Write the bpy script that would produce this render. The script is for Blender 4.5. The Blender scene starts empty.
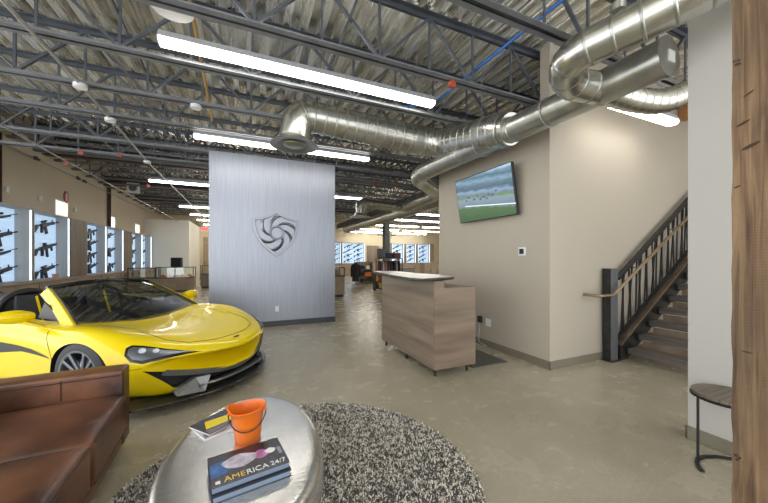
import bpy, bmesh, math, random
import numpy as np
from mathutils import Vector, Matrix, Euler
from mathutils.bvhtree import BVHTree
random.seed(7)
SC = bpy.context.scene
COL = SC.collection
PI = math.pi
R = math.radians

# ------------------------------------------------------------------ materials
def node_mat(name):
    m = bpy.data.materials.new(name); m.use_nodes = True
    nt = m.node_tree; b = nt.nodes['Principled BSDF']
    return m, nt, b
def mat(name, col, rough=.5, metal=0., noise=0., scale=8., stretch=(1,1,1), bump=0., coat=0., rvar=0., col2=None, detail=5., spec=None, bscale=None):
    """plain colour with optional object-space noise variation between col*(1-noise)/col2 and col"""
    m, nt, b = node_mat(name)
    b.inputs['Base Color'].default_value = (*col, 1)
    b.inputs['Roughness'].default_value = rough
    b.inputs['Metallic'].default_value = metal
    if coat: b.inputs['Coat Weight'].default_value = coat; b.inputs['Coat Roughness'].default_value = .03
    if spec is not None: b.inputs['Specular IOR Level'].default_value = spec
    if noise or col2 or bump or rvar:
        tc = nt.nodes.new('ShaderNodeTexCoord'); mp = nt.nodes.new('ShaderNodeMapping')
        mp.inputs['Scale'].default_value = stretch
        nt.links.new(tc.outputs['Object'], mp.inputs['Vector'])
        nz = nt.nodes.new('ShaderNodeTexNoise'); nz.inputs['Scale'].default_value = scale; nz.inputs['Detail'].default_value = detail
        nt.links.new(mp.outputs['Vector'], nz.inputs['Vector'])
        cr = nt.nodes.new('ShaderNodeValToRGB')
        c2 = col2 if col2 else tuple(c*(1-noise) for c in col)
        cr.color_ramp.elements[0].position = .32; cr.color_ramp.elements[1].position = .68
        cr.color_ramp.elements[0].color = (*c2, 1); cr.color_ramp.elements[1].color = (*col, 1)
        nt.links.new(nz.outputs['Fac'], cr.inputs['Fac'])
        if noise or col2: nt.links.new(cr.outputs['Color'], b.inputs['Base Color'])
        if rvar:
            mr = nt.nodes.new('ShaderNodeMapRange')
            mr.inputs['From Min'].default_value = .3; mr.inputs['From Max'].default_value = .7
            mr.inputs['To Min'].default_value = max(.02, rough-rvar); mr.inputs['To Max'].default_value = rough+rvar
            nt.links.new(nz.outputs['Fac'], mr.inputs['Value']); nt.links.new(mr.outputs['Result'], b.inputs['Roughness'])
        if bump:
            bp = nt.nodes.new('ShaderNodeBump'); bp.inputs['Strength'].default_value = bump; bp.inputs['Distance'].default_value = .02
            src = nz
            if bscale:
                src = nt.nodes.new('ShaderNodeTexNoise'); src.inputs['Scale'].default_value = bscale; src.inputs['Detail'].default_value = 4
                nt.links.new(mp.outputs['Vector'], src.inputs['Vector'])
            nt.links.new(src.outputs['Fac'], bp.inputs['Height']); nt.links.new(bp.outputs['Normal'], b.inputs['Normal'])
    return m
def emit(name, col, s):
    m, nt, b = node_mat(name)
    b.inputs['Base Color'].default_value = (*[min(1, c) for c in col], 1)
    b.inputs['Emission Color'].default_value = (*col, 1); b.inputs['Emission Strength'].default_value = s
    return m
def glass(name, tint=(1, 1, 1), alpha=.85):
    m = bpy.data.materials.new(name); m.use_nodes = True; nt = m.node_tree; nt.nodes.clear()
    o = nt.nodes.new('ShaderNodeOutputMaterial'); mx = nt.nodes.new('ShaderNodeMixShader')
    t = nt.nodes.new('ShaderNodeBsdfTransparent'); t.inputs['Color'].default_value = (*tint, 1)
    g = nt.nodes.new('ShaderNodeBsdfGlossy'); g.inputs['Roughness'].default_value = .02
    fr = nt.nodes.new('ShaderNodeFresnel'); fr.inputs['IOR'].default_value = 1.5
    ad = nt.nodes.new('ShaderNodeMath'); ad.operation = 'ADD'; ad.inputs[1].default_value = 1-alpha
    nt.links.new(fr.outputs['Fac'], ad.inputs[0]); nt.links.new(ad.outputs[0], mx.inputs['Fac'])
    nt.links.new(t.outputs[0], mx.inputs[1]); nt.links.new(g.outputs[0], mx.inputs[2]); nt.links.new(mx.outputs[0], o.inputs['Surface'])
    return m
def wood(name, c1, c2, axis='X', scale=6., rough=.5, fine=1., bump=.1):
    """grain streaks running along axis"""
    st = {'X': (.08, 1, 1), 'Y': (1, .08, 1), 'Z': (1, 1, .08)}[axis]
    return mat(name, c1, rough, 0, scale=scale*fine, stretch=st, col2=c2, detail=8, bump=bump)

M = {}
M['wall'] = mat('warm_grey_paint', (.44, .388, .31), .6, noise=.03, scale=1.5, bump=.03, bscale=140)
M['wall_tan'] = mat('tan_paint', (.66, .57, .44), .65, noise=.04, scale=1.5)
M['wall_cream'] = mat('cream_paint', (.60, .52, .36), .65, noise=.04, scale=1.5)
M['wall_white'] = mat('offwhite_paint', (.78, .75, .66), .6, noise=.03, scale=1.5)
M['pillar'] = mat('light_grey_paint', (.47, .45, .41), .6, noise=.03, scale=2, bump=.03, bscale=140)
M['base'] = mat('taupe_vinyl', (.20, .175, .13), .45, noise=.1, scale=5)
M['base_dark'] = mat('charcoal_vinyl', (.045, .052, .062), .4)
M['steel_dark'] = mat('bluegrey_steel_paint', (.115, .128, .152), .42, .3, noise=.35, scale=5)
M['steel_lit'] = mat('bluegrey_steel_lit', (.215, .225, .245), .45, .1, noise=.3, scale=6)  # joist paint made lighter for bottom chords: light on their undersides put into colour
M['steel_red'] = mat('brown_primer_steel', (.085, .045, .032), .5, noise=.4, scale=4)
M['steel_grey'] = mat('grey_column_paint', (.11, .115, .12), .5, noise=.2, scale=5)
M['galv'] = mat('galvanized_duct', (.62, .615, .56), .27, .95, noise=.22, scale=5)
M['galv_dull'] = mat('galvanized_duct_dull', (.50, .505, .46), .34, .92, noise=.25, scale=7)
M['white_metal'] = mat('white_enamel', (.74, .75, .76), .4)
M['lamp_grey'] = mat('lamp_housing', (.55, .58, .62), .4, .2)
M['lamp'] = emit('lamp_diffuser', (1, .96, .90), 13.)
M['lamp_far'] = emit('lamp_diffuser_back', (1, .95, .86), 28.)
M['lamp_case'] = emit('case_light_strip', (.82, .93, 1), 1.8)
M['desk'] = wood('weathered_oak_laminate', (.275, .215, .158), (.15, .112, .08), 'Y', 9., .5)
M['desk_side'] = wood('weathered_oak_laminate_end', (.27, .20, .14), (.145, .103, .07), 'X', 9., .5)
M['stone'] = mat('live_edge_slab', (.60, .60, .56), .32, noise=.25, scale=3, stretch=(2, .5, 1))
M['stone_edge'] = mat('slab_rough_edge', (.08, .082, .078), .45, noise=.5, scale=14, bump=.5)
M['black'] = mat('black_metal', (.012, .012, .013), .4)
M['black_gloss'] = mat('black_gloss', (.008, .008, .009), .1)
M['black_plastic'] = mat('black_plastic', (.02, .02, .022), .5)
M['rubber'] = mat('tyre_rubber', (.02, .021, .023), .6)
M['plastic_white'] = mat('white_plastic', (.75, .75, .73), .4)
M['yellow'] = mat('yellow_car_paint', (.80, .605, .003), .22, coat=.35, spec=.25)
M['carbon'] = mat('carbon_fibre', (.06, .06, .06), .2, .3, noise=.5, scale=60, coat=.6)
M['greytrim'] = mat('grey_carbon_trim', (.19, .19, .18), .28, .3, noise=.25, scale=40, coat=.3)
M['alcantara'] = mat('charcoal_suede', (.035, .037, .042), .8, noise=.3, scale=30)
M['alloy'] = mat('dark_alloy', (.20, .22, .25), .3, .8)
M['screen_glass'] = glass('windscreen_glass', (.55, .62, .57), .82)
M['lens'] = glass('headlight_lens', (.9, .92, .95), .8)
M['clear'] = glass('clear_glass', (.93, .97, .97), .95)
M['chrome'] = mat('chrome', (.8, .8, .82), .1, 1.)
M['orange'] = mat('orange_plastic', (.78, .165, .012), .35, noise=.06, scale=8)
M['bronze'] = mat('bronze_tube', (.34, .26, .16), .35, .7)
M['rail_steel'] = mat('raw_dark_steel', (.05, .052, .05), .4, .5, noise=.4, scale=9)
M['stair_wood'] = wood('stair_timber', (.21, .15, .10), (.12, .085, .058), 'Y', 8., .5)
M['stringer_wood'] = wood('stringer_timber', (.20, .14, .085), (.10, .07, .045), 'X', 8., .5)
M['nosing'] = mat('blue_grey_nosing', (.13, .14, .165), .3, .3, noise=.2, scale=12)
M['case_wood'] = wood('fixture_oak', (.36, .27, .185), (.27, .20, .135), 'Y', 4., .55)
M['case_grey'] = wood('fixture_grey_oak', (.52, .51, .49), (.40, .39, .375), 'Z', 5., .55)
M['case_dark'] = wood('fixture_brown_oak', (.24, .185, .14), (.16, .12, .09), 'Z', 5., .55)
M['slat'] = emit('backlit_slatwall', (.52, .70, .92), .62)
M['gun'] = mat('gunmetal', (.016, .022, .034), .45, .3)
M['tan_gun'] = mat('tan_polymer', (.13, .10, .07), .55)
M['rubber_mat'] = mat('dark_floor_mat', (.10, .10, .08), .6, noise=.3, scale=60, bump=.2)
M['blue'] = mat('blue_pex', (.03, .16, .55), .4)
M['conduit'] = mat('grey_conduit', (.40, .40, .38), .4, .5)
M['red_tag'] = mat('orange_red_clip', (.42, .09, .05), .5)
M['red'] = mat('red_sign', (.36, .035, .045), .5)
M['fabric_navy'] = mat('navy_fabric', (.03, .05, .10), .8, noise=.3, scale=30)
M['fabric_red'] = mat('dark_red_fabric', (.16, .05, .045), .8, noise=.3, scale=30)
M['fabric_black'] = mat('black_fabric', (.018, .019, .021), .85, noise=.4, scale=30)
M['fabric_yellow'] = mat('yellow_fabric', (.65, .42, .03), .7)
M['door'] = mat('taupe_door', (.27, .23, .17), .5)
M['strip_wood'] = mat('rust_yellow_strap', (.42, .26, .08), .6)

def concrete():
    m, nt, b = node_mat('polished_concrete')
    tc = nt.nodes.new('ShaderNodeTexCoord')
    def nz(s, d=6, rough=.55):
        n = nt.nodes.new('ShaderNodeTexNoise'); n.inputs['Scale'].default_value = s; n.inputs['Detail'].default_value = d
        n.inputs['Roughness'].default_value = rough
        nt.links.new(tc.outputs['Object'], n.inputs['Vector']); return n
    a, c, f = nz(.55, 8, .62), nz(3.2, 8, .65), nz(38, 3)
    def ramp(src, p0, c0, p1, c1):
        r = nt.nodes.new('ShaderNodeValToRGB'); e = r.color_ramp.elements
        e[0].position = p0; e[0].color = (*c0, 1); e[1].position = p1; e[1].color = (*c1, 1)
        nt.links.new(src.outputs['Fac'], r.inputs['Fac']); return r
    ra = ramp(a, .32, (.335, .295, .212), .70, (.45, .405, .31))
    rc = ramp(c, .25, (.86, .86, .85), .78, (1.09, 1.085, 1.07))
    rf = ramp(f, .3, (.9, .9, .9), .7, (1.06, 1.06, 1.06))
    m1 = nt.nodes.new('ShaderNodeMixRGB'); m1.blend_type = 'MULTIPLY'; m1.inputs[0].default_value = 1
    m2 = nt.nodes.new('ShaderNodeMixRGB'); m2.blend_type = 'MULTIPLY'; m2.inputs[0].default_value = 1
    nt.links.new(ra.outputs[0], m1.inputs[1]); nt.links.new(rc.outputs[0], m1.inputs[2])
    nt.links.new(m1.outputs[0], m2.inputs[1]); nt.links.new(rf.outputs[0], m2.inputs[2])
    nt.links.new(m2.outputs[0], b.inputs['Base Color'])
    mr = nt.nodes.new('ShaderNodeMapRange'); mr.inputs['To Min'].default_value = .16; mr.inputs['To Max'].default_value = .36
    nt.links.new(c.outputs['Fac'], mr.inputs['Value']); nt.links.new(mr.outputs[0], b.inputs['Roughness'])
    return m
M['floor'] = concrete()

def deck_mat():
    m, nt, b = node_mat('galvanized_deck')
    tc = nt.nodes.new('ShaderNodeTexCoord'); mp = nt.nodes.new('ShaderNodeMapping'); mp.inputs['Scale'].default_value = (3., .35, 3.)
    nt.links.new(tc.outputs['Object'], mp.inputs['Vector'])
    n = nt.nodes.new('ShaderNodeTexNoise'); n.inputs['Scale'].default_value = 2.4; n.inputs['Detail'].default_value = 6
    nt.links.new(mp.outputs[0], n.inputs['Vector'])
    r = nt.nodes.new('ShaderNodeValToRGB'); e = r.color_ramp.elements
    e[0].position = .34; e[0].color = (.56, .54, .47, 1); e[1].position = .62; e[1].color = (.95, .94, .90, 1)
    x = e.new(.48); x.color = (.80, .78, .71, 1)
    nt.links.new(n.outputs['Fac'], r.inputs['Fac']); nt.links.new(r.outputs[0], b.inputs['Base Color'])
    b.inputs['Metallic'].default_value = .75
    mr = nt.nodes.new('ShaderNodeMapRange'); mr.inputs['To Min'].default_value = .14; mr.inputs['To Max'].default_value = .40
    nt.links.new(n.outputs['Fac'], mr.inputs['Value']); nt.links.new(mr.outputs[0], b.inputs['Roughness'])
    return m
M['deck'] = deck_mat()

def brushed():
    m, nt, b = node_mat('brushed_steel_panel')
    tc = nt.nodes.new('ShaderNodeTexCoord'); mp = nt.nodes.new('ShaderNodeMapping'); mp.inputs['Scale'].default_value = (90, 90, .9)
    nt.links.new(tc.outputs['Object'], mp.inputs['Vector'])
    n = nt.nodes.new('ShaderNodeTexNoise'); n.inputs['Scale'].default_value = 2; n.inputs['Detail'].default_value = 3
    nt.links.new(mp.outputs[0], n.inputs['Vector'])
    r = nt.nodes.new('ShaderNodeValToRGB'); e = r.color_ramp.elements
    e[0].position = .3; e[0].color = (.29, .31, .355, 1); e[1].position = .7; e[1].color = (.375, .395, .445, 1)
    nt.links.new(n.outputs['Fac'], r.inputs['Fac']); nt.links.new(r.outputs[0], b.inputs['Base Color'])
    b.inputs['Metallic'].default_value = 1.; b.inputs['Roughness'].default_value = .47
    return m
M['brushed'] = brushed()
M['emblem'] = mat('emblem_steel', (.27, .28, .30), .36, .95, noise=.1, scale=6)

def leather():
    m, nt, b = node_mat('waxed_brown_leather')
    tc = nt.nodes.new('ShaderNodeTexCoord')
    a = nt.nodes.new('ShaderNodeTexNoise'); a.inputs['Scale'].default_value = 2.6; a.inputs['Detail'].default_value = 5
    c = nt.nodes.new('ShaderNodeTexNoise'); c.inputs['Scale'].default_value = 90; c.inputs['Detail'].default_value = 3
    for q in (a, c): nt.links.new(tc.outputs['Object'], q.inputs['Vector'])
    r = nt.nodes.new('ShaderNodeValToRGB'); e = r.color_ramp.elements
    e[0].position = .33; e[0].color = (.045, .016, .008, 1); e[1].position = .70; e[1].color = (.23, .092, .042, 1)
    nt.links.new(a.outputs['Fac'], r.inputs['Fac']); nt.links.new(r.outputs[0], b.inputs['Base Color'])
    mr = nt.nodes.new('ShaderNodeMapRange'); mr.inputs['To Min'].default_value = .24; mr.inputs['To Max'].default_value = .46
    nt.links.new(a.outputs['Fac'], mr.inputs['Value']); nt.links.new(mr.outputs[0], b.inputs['Roughness'])
    bp = nt.nodes.new('ShaderNodeBump'); bp.inputs['Strength'].default_value = .12; bp.inputs['Distance'].default_value = .01
    nt.links.new(c.outputs['Fac'], bp.inputs['Height']); nt.links.new(bp.outputs[0], b.inputs['Normal'])
    return m
M['leather'] = leather()
M['leather_dark'] = mat('dark_leather_seam', (.05, .02, .012), .5)

def brushed_table():
    m, nt, b = node_mat('hammered_aluminium')
    tc = nt.nodes.new('ShaderNodeTexCoord'); mp = nt.nodes.new('ShaderNodeMapping'); mp.inputs['Scale'].default_value = (3, 26, 26)
    nt.links.new(tc.outputs['Object'], mp.inputs['Vector'])
    n = nt.nodes.new('ShaderNodeTexNoise'); n.inputs['Scale'].default_value = 2.2; n.inputs['Detail'].default_value = 6
    nt.links.new(mp.outputs[0], n.inputs['Vector'])
    r = nt.nodes.new('ShaderNodeValToRGB'); e = r.color_ramp.elements
    e[0].position = .3; e[0].color = (.64, .635, .61, 1); e[1].position = .7; e[1].color = (.86, .855, .83, 1)
    nt.links.new(n.outputs['Fac'], r.inputs['Fac']); nt.links.new(r.outputs[0], b.inputs['Base Color'])
    b.inputs['Metallic'].default_value = .95; b.inputs['Roughness'].default_value = .27
    bp = nt.nodes.new('ShaderNodeBump'); bp.inputs['Strength'].default_value = .06; bp.inputs['Distance'].default_value = .01
    nt.links.new(n.outputs['Fac'], bp.inputs['Height']); nt.links.new(bp.outputs[0], b.inputs['Normal'])
    return m
M['table'] = brushed_table()

def shag():
    m, nt, b = node_mat('shag_pile')
    g = nt.nodes.new('ShaderNodeNewGeometry'); tc = nt.nodes.new('ShaderNodeTexCoord')
    n = nt.nodes.new('ShaderNodeTexNoise'); n.inputs['Scale'].default_value = 30; n.inputs['Detail'].default_value = 3
    nt.links.new(tc.outputs['Object'], n.inputs['Vector'])
    ad = nt.nodes.new('ShaderNodeMath'); ad.operation = 'MULTIPLY_ADD'; ad.inputs[1].default_value = .62
    nt.links.new(g.outputs['Random Per Island'], ad.inputs[0])
    sb = nt.nodes.new('ShaderNodeMath'); sb.operation = 'MULTIPLY_ADD'; sb.inputs[1].default_value = 1.7; sb.inputs[2].default_value = -.52
    nt.links.new(n.outputs['Fac'], sb.inputs[0]); nt.links.new(sb.outputs[0], ad.inputs[2])
    r = nt.nodes.new('ShaderNodeValToRGB'); e = r.color_ramp.elements
    e[0].position = .24; e[0].color = (.030, .029, .027, 1); e[1].position = .82; e[1].color = (.78, .72, .62, 1)
    x = e.new(.48); x.color = (.25, .228, .195, 1)
    nt.links.new(ad.outputs[0], r.inputs['Fac']); nt.links.new(r.outputs[0], b.inputs['Base Color'])
    b.inputs['Roughness'].default_value = .9
    return m
M['shag'] = shag()

def timber():
    m, nt, b = node_mat('rough_sawn_timber')
    tc = nt.nodes.new('ShaderNodeTexCoord'); mp = nt.nodes.new('ShaderNodeMapping'); mp.inputs['Scale'].default_value = (26, 26, 1.1)
    nt.links.new(tc.outputs['Object'], mp.inputs['Vector'])
    n = nt.nodes.new('ShaderNodeTexNoise'); n.inputs['Scale'].default_value = 2.; n.inputs['Detail'].default_value = 8; n.inputs['Distortion'].default_value = .8
    nt.links.new(mp.outputs[0], n.inputs['Vector'])
    r = nt.nodes.new('ShaderNodeValToRGB'); e = r.color_ramp.elements
    e[0].position = .28; e[0].color = (.072, .038, .018, 1); e[1].position = .72; e[1].color = (.265, .175, .095, 1)
    nt.links.new(n.outputs['Fac'], r.inputs['Fac'])
    n2 = nt.nodes.new('ShaderNodeTexNoise'); n2.inputs['Scale'].default_value = 2.2; n2.inputs['Detail'].default_value = 3
    nt.links.new(tc.outputs['Object'], n2.inputs['Vector'])
    r2 = nt.nodes.new('ShaderNodeValToRGB'); e = r2.color_ramp.elements
    e[0].position = .3; e[0].color = (.62, .58, .54, 1); e[1].position = .7; e[1].color = (1.15, 1.1, 1.05, 1)
    nt.links.new(n2.outputs['Fac'], r2.inputs['Fac'])
    mx = nt.nodes.new('ShaderNodeMixRGB'); mx.blend_type = 'MULTIPLY'; mx.inputs[0].default_value = 1
    nt.links.new(r.outputs[0], mx.inputs[1]); nt.links.new(r2.outputs[0], mx.inputs[2])
    # saw kerf lines
    w = nt.nodes.new('ShaderNodeTexWave'); w.bands_direction = 'Z'; w.inputs['Scale'].default_value = 30; w.inputs['Distortion'].default_value = 3; w.inputs['Detail'].default_value = 2
    nt.links.new(tc.outputs['Object'], w.inputs['Vector'])
    bp = nt.nodes.new('ShaderNodeBump'); bp.inputs['Strength'].default_value = .25; bp.inputs['Distance'].default_value = .004
    nt.links.new(w.outputs['Fac'], bp.inputs['Height'])
    bp2 = nt.nodes.new('ShaderNodeBump'); bp2.inputs['Strength'].default_value = .5; bp2.inputs['Distance'].default_value = .006
    nt.links.new(n.outputs['Fac'], bp2.inputs['Height']); nt.links.new(bp.outputs[0], bp2.inputs['Normal']); nt.links.new(bp2.outputs[0], b.inputs['Normal'])
    nt.links.new(mx.outputs[0], b.inputs['Base Color']); b.inputs['Roughness'].default_value = .7
    return m
M['timber'] = timber()
M['knot'] = mat('timber_knot', (.055, .028, .015), .8, noise=.4, scale=30)

# ------------------------------------------------------------------ mesh builder
class MB:
    def __init__(s): s.v = []; s.f = []; s.mi = []; s.cur = 0
    def add(s, vs, fs):
        o = len(s.v); s.v += [tuple(p) for p in vs]; s.f += [[i+o for i in f] for f in fs]; s.mi += [s.cur]*len(fs); return s
    def box(s, x0, x1, y0, y1, z0, z1):
        return s.add([(x0,y0,z0),(x1,y0,z0),(x1,y1,z0),(x0,y1,z0),(x0,y0,z1),(x1,y0,z1),(x1,y1,z1),(x0,y1,z1)],
                     [[0,3,2,1],[4,5,6,7],[0,1,5,4],[1,2,6,5],[2,3,7,6],[3,0,4,7]])
    def obox(s, c, size, rot=(0,0,0)):
        m = Euler(rot).to_matrix(); h = [q/2 for q in size]; c = Vector(c)
        pts = [c + m @ Vector((sx*h[0], sy*h[1], sz*h[2])) for sz in (-1,1) for (sx,sy) in ((-1,-1),(1,-1),(1,1),(-1,1))]
        return s.add(pts, [[0,3,2,1],[4,5,6,7],[0,1,5,4],[1,2,6,5],[2,3,7,6],[3,0,4,7]])
    def bar(s, a, b, w, h=None, up=(0,0,1)):
        h = h or w; a, b = Vector(a), Vector(b); d = (b-a).normalized(); u = Vector(up)
        if abs(d.dot(u)) > .98: u = Vector((0,1,0))
        x = d.cross(u).normalized(); z = x.cross(d).normalized()
        pts = []
        for p in (a, b):
            for sx, sz in ((-1,-1),(1,-1),(1,1),(-1,1)): pts.append(p + x*(sx*w/2) + z*(sz*h/2))
        return s.add(pts, [[0,1,2,3][::-1],[4,5,6,7],[0,1,5,4],[1,2,6,5],[2,3,7,6],[3,0,4,7]])
    def tube(s, path, r, n=12, cap=True):
        P = [Vector(p) for p in path]; rs = r if isinstance(r, (list, tuple)) else [r]*len(P)
        t0 = (P[1]-P[0]).normalized(); u = Vector((0,0,1)) if abs(t0.z) < .9 else Vector((0,1,0))
        x = t0.cross(u).normalized(); vs = []; prev = t0
        for i, p in enumerate(P):
            if i == 0: t = t0
            elif i == len(P)-1: t = (P[i]-P[i-1]).normalized()
            else: t = ((P[i+1]-P[i]).normalized() + (P[i]-P[i-1]).normalized()).normalized()
            q = prev.rotation_difference(t); x = (q @ x).normalized(); prev = t
            y = t.cross(x).normalized()
            for k in range(n):
                a = 2*PI*k/n; vs.append(p + (x*math.cos(a) + y*math.sin(a))*rs[i])
        fs = [[i*n+k, i*n+(k+1)%n, (i+1)*n+(k+1)%n, (i+1)*n+k] for i in range(len(P)-1) for k in range(n)]
        if cap: fs += [list(range(n))[::-1], [(len(P)-1)*n+k for k in range(n)]]
        return s.add(vs, fs)
    def lathe(s, prof, n=32, sx=1., sy=1., c=(0,0,0), close=True):
        vs = [(c[0]+sx*r*math.cos(2*PI*k/n), c[1]+sy*r*math.sin(2*PI*k/n), c[2]+z) for r, z in prof for k in range(n)]
        fs = [[i*n+k, i*n+(k+1)%n, (i+1)*n+(k+1)%n, (i+1)*n+k] for i in range(len(prof)-1) for k in range(n)]
        if close: fs += [list(range(n))[::-1], [(len(prof)-1)*n+k for k in range(n)]]
        return s.add(vs, fs)
    def prism(s, poly, a, b, axis='Z'):
        """2D polygon extruded along axis from a to b; X: (y,z), Y: (x,z), Z: (x,y)"""
        def P(p, t): return {'X': (t, p[0], p[1]), 'Y': (p[0], t, p[1]), 'Z': (p[0], p[1], t)}[axis]
        n = len(poly)
        return s.add([P(p, a) for p in poly]+[P(p, b) for p in poly],
                     [list(range(n))[::-1], list(range(n, 2*n))]+[[i, (i+1)%n, n+(i+1)%n, n+i] for i in range(n)])
    def grid(s, rows):
        n = len(rows[0]); vs = [p for r in rows for p in r]
        return s.add(vs, [[i*n+k, i*n+k+1, (i+1)*n+k+1, (i+1)*n+k] for i in range(len(rows)-1) for k in range(n-1)])
    def mesh(s, name, mats):
        me = bpy.data.meshes.new(name); me.from_pydata(s.v, [], s.f)
        for m in mats: me.materials.append(m)
        if max(s.mi, default=0): me.polygons.foreach_set('material_index', s.mi)
        bm = bmesh.new(); bm.from_mesh(me); bmesh.ops.recalc_face_normals(bm, faces=bm.faces); bm.to_mesh(me); bm.free()
        return me

def link(o, parent=None):
    COL.objects.link(o)
    if parent is not None: o.parent = parent
    return o
def obj(name, mb, m, parent=None, smooth=None, bevel=0., seg=2, subsurf=0, loc=None, rot=None):
    mats = m if isinstance(m, (list, tuple)) else [m]
    mats = [M[x] if isinstance(x, str) else x for x in mats]
    me = mb.mesh(name, mats)
    if smooth is not None:
        me.polygons.foreach_set('use_smooth', [True]*len(me.polygons))
        if smooth < 180: me.set_sharp_from_angle(angle=R(smooth))
    o = bpy.data.objects.new(name, me); link(o, parent)
    if loc: o.location = loc
    if rot: o.rotation_euler = rot
    if bevel:
        b = o.modifiers.new('bevel', 'BEVEL'); b.width = bevel; b.segments = seg; b.limit_method = 'ANGLE'; b.angle_limit = R(40)
    if subsurf:
        b = o.modifiers.new('sub', 'SUBSURF'); b.levels = subsurf; b.render_levels = subsurf
    return o
def tag(o, label, cat, group=None, kind=None):
    o['label'] = label; o['category'] = cat
    if group: o['group'] = group
    if kind: o['kind'] = kind
    return o
def thing(name, label, cat, loc=(0,0,0), rz=0., group=None):
    o = bpy.data.objects.new(name, None); o.empty_display_size = .1; link(o); o.location = loc; o.rotation_euler = (0,0,rz)
    return tag(o, label, cat, group)
def struct(name, mb, m, label, cat, **k):
    o = obj(name, mb, m, **k); o['kind'] = 'structure'; o['label'] = label; o['category'] = cat; return o
def dup(root, loc=None, rz=None, label=None, group=None):
    def cp(o, par):
        c = o.copy(); COL.objects.link(c)
        if par is not None: c.parent = par
        for ch in list(o.children): cp(ch, c)
        return c
    r = cp(root, None)
    if loc is not None: r.location = loc
    if rz is not None: r.rotation_euler = (0,0,rz)
    if label: r['label'] = label
    if group: r['group'] = group
    return r
def arc(c, r, a0, a1, n, fn):
    return [fn(c, r, a0+(a1-a0)*i/n) for i in range(n+1)]
def smooth_path(pts, rad, n=6):
    """polyline with rounded corners"""
    P = [Vector(p) for p in pts]; out = [P[0]]
    for i in range(1, len(P)-1):
        a, b, c = P[i-1], P[i], P[i+1]; r = min(rad, (a-b).length*.49, (c-b).length*.49)
        p0 = b+(a-b).normalized()*r; p2 = b+(c-b).normalized()*r
        for k in range(n+1):
            t = k/n; out.append(p0*(1-t)**2 + b*2*t*(1-t) + p2*t*t)
    out.append(P[-1]); return out
ORD = ['first','second','third','fourth','fifth','sixth','seventh','eighth','ninth','tenth','eleventh','twelfth','thirteenth','fourteenth',
       'fifteenth','sixteenth','seventeenth','eighteenth','nineteenth','twentieth','twenty-first','twenty-second','twenty-third']

# ------------------------------------------------------------------ camera, world
EYE = 1.45
cam = bpy.data.cameras.new('camera'); co = bpy.data.objects.new('camera', cam); link(co)
co.location = (0, 0, EYE); co.rotation_euler = (R(90), 0, -math.atan2(137, 312))
cam.sensor_width = 36; cam.lens = 312/768*36; cam.shift_y = (258-251.5)/768; cam.clip_start = .05; cam.clip_end = 100
SC.camera = co
w = bpy.data.worlds.new('daylight'); SC.world = w; w.use_nodes = True
w.node_tree.nodes['Background'].inputs['Color'].default_value = (.93, .965, 1., 1)
w.node_tree.nodes['Background'].inputs['Strength'].default_value = 3.2
SC.view_settings.view_transform = 'Standard'; SC.view_settings.look = 'None'; SC.view_settings.gamma = 1; SC.view_settings.exposure = 0.08
SC.view_settings.use_curve_mapping = False
SC.cycles.use_denoising = True
SC.cycles.max_bounces = 8; SC.cycles.diffuse_bounces = 5; SC.cycles.glossy_bounces = 4; SC.cycles.transparent_max_bounces = 12
SC.cycles.sample_clamp_indirect = 6

# ------------------------------------------------------------------ shell
DECK = 4.25
mb = MB(); mb.box(-5.4, 17.5, -3, 25, -.1, 0)
struct('floor', mb, 'floor', 'mottled polished grey concrete floor', 'floor')
STEP, UP = 8.5, .65          # behind this line the roof is higher
P = .2; prof = []
x = -5.4
while x < 17.4:
    prof += [(x, 0), (x+.028, 0), (x+.034, .010), (x+.046, .010), (x+.052, 0), (x+.08, 0), (x+.098, .08), (x+.182, .08)]; x += P
mb = MB(); mb.grid([[(px, y, pz+DECK) for px, pz in prof] for y in (-3, STEP)]); mb.grid([[(px, y, pz+DECK+UP) for px, pz in prof] for y in (STEP, 25)])
struct('ceiling', mb, 'deck', 'corrugated galvanized steel roof deck, higher over the rear hall', 'ceiling')
mb = MB(); mb.box(-5.4, 17.5, STEP-.02, STEP, DECK, DECK+UP+.1)
struct('trim_1', mb, 'steel_grey', 'grey fascia where the roof steps up', 'fascia')
mb = MB(); mb.box(-5.3, -5, 7.2, 24.6, 0, 5.0)
struct('wall_left', mb, 'wall_tan', 'tan wall above the lit display bays', 'wall')
mb = MB(); mb.box(-5.0, -2.96, 20.35, 24.6, 0, 3.54)
struct('wall_back_white', mb, 'wall_white', 'plain off-white wall behind the glass counter', 'wall')
mb = MB(); mb.box(-5.3, 17.4, 24.6, 24.8, 0, 5.0)
struct('wall_back', mb, 'wall_cream', 'cream wall at the far end of the shop', 'wall')
mb = MB(); mb.box(17.3, 17.5, 5.4, 24.6, 0, 5.0)
struct('wall_far_right', mb, 'wall_cream', 'cream side wall of the back room', 'wall')
mb = MB(); mb.box(3.6, 11, 2.99, 5.4, 0, 3.24)
struct('wall_right', mb, 'wall', 'warm grey wall carrying the television, lower than the roof', 'wall')
mb = MB(); mb.box(3.6, 11, 2.845, 2.99, 0, 4.25)
struct('wall_stair', mb, 'wall', 'warm grey wall behind the stairs, up to the roof deck', 'wall')
mb = MB(); mb.box(3.25, 3.4, -3, 1.316, 0, 4.4)
struct('wall_front_right', mb, 'pillar', 'pale grey wall end beside the timber post', 'wall')
mb = MB(); mb.box(9.4, 9.6, -3, 2.845, 0, 4.4)
struct('wall_stair_end', mb, 'wall_tan', 'tan wall at the head of the stairs', 'wall')
def baseboard(n, x0, x1, y0, y1, m='base'):
    mb = MB(); mb.box(x0, x1, y0, y1, 0, .105); struct('baseboard_'+n, mb, m, 'taupe baseboard strip along the wall foot', 'baseboard', bevel=.003)
baseboard('right', 3.588, 3.6, 2.833, 5.4); baseboard('stair', 3.588, 9.4, 2.833, 2.845)
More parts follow.
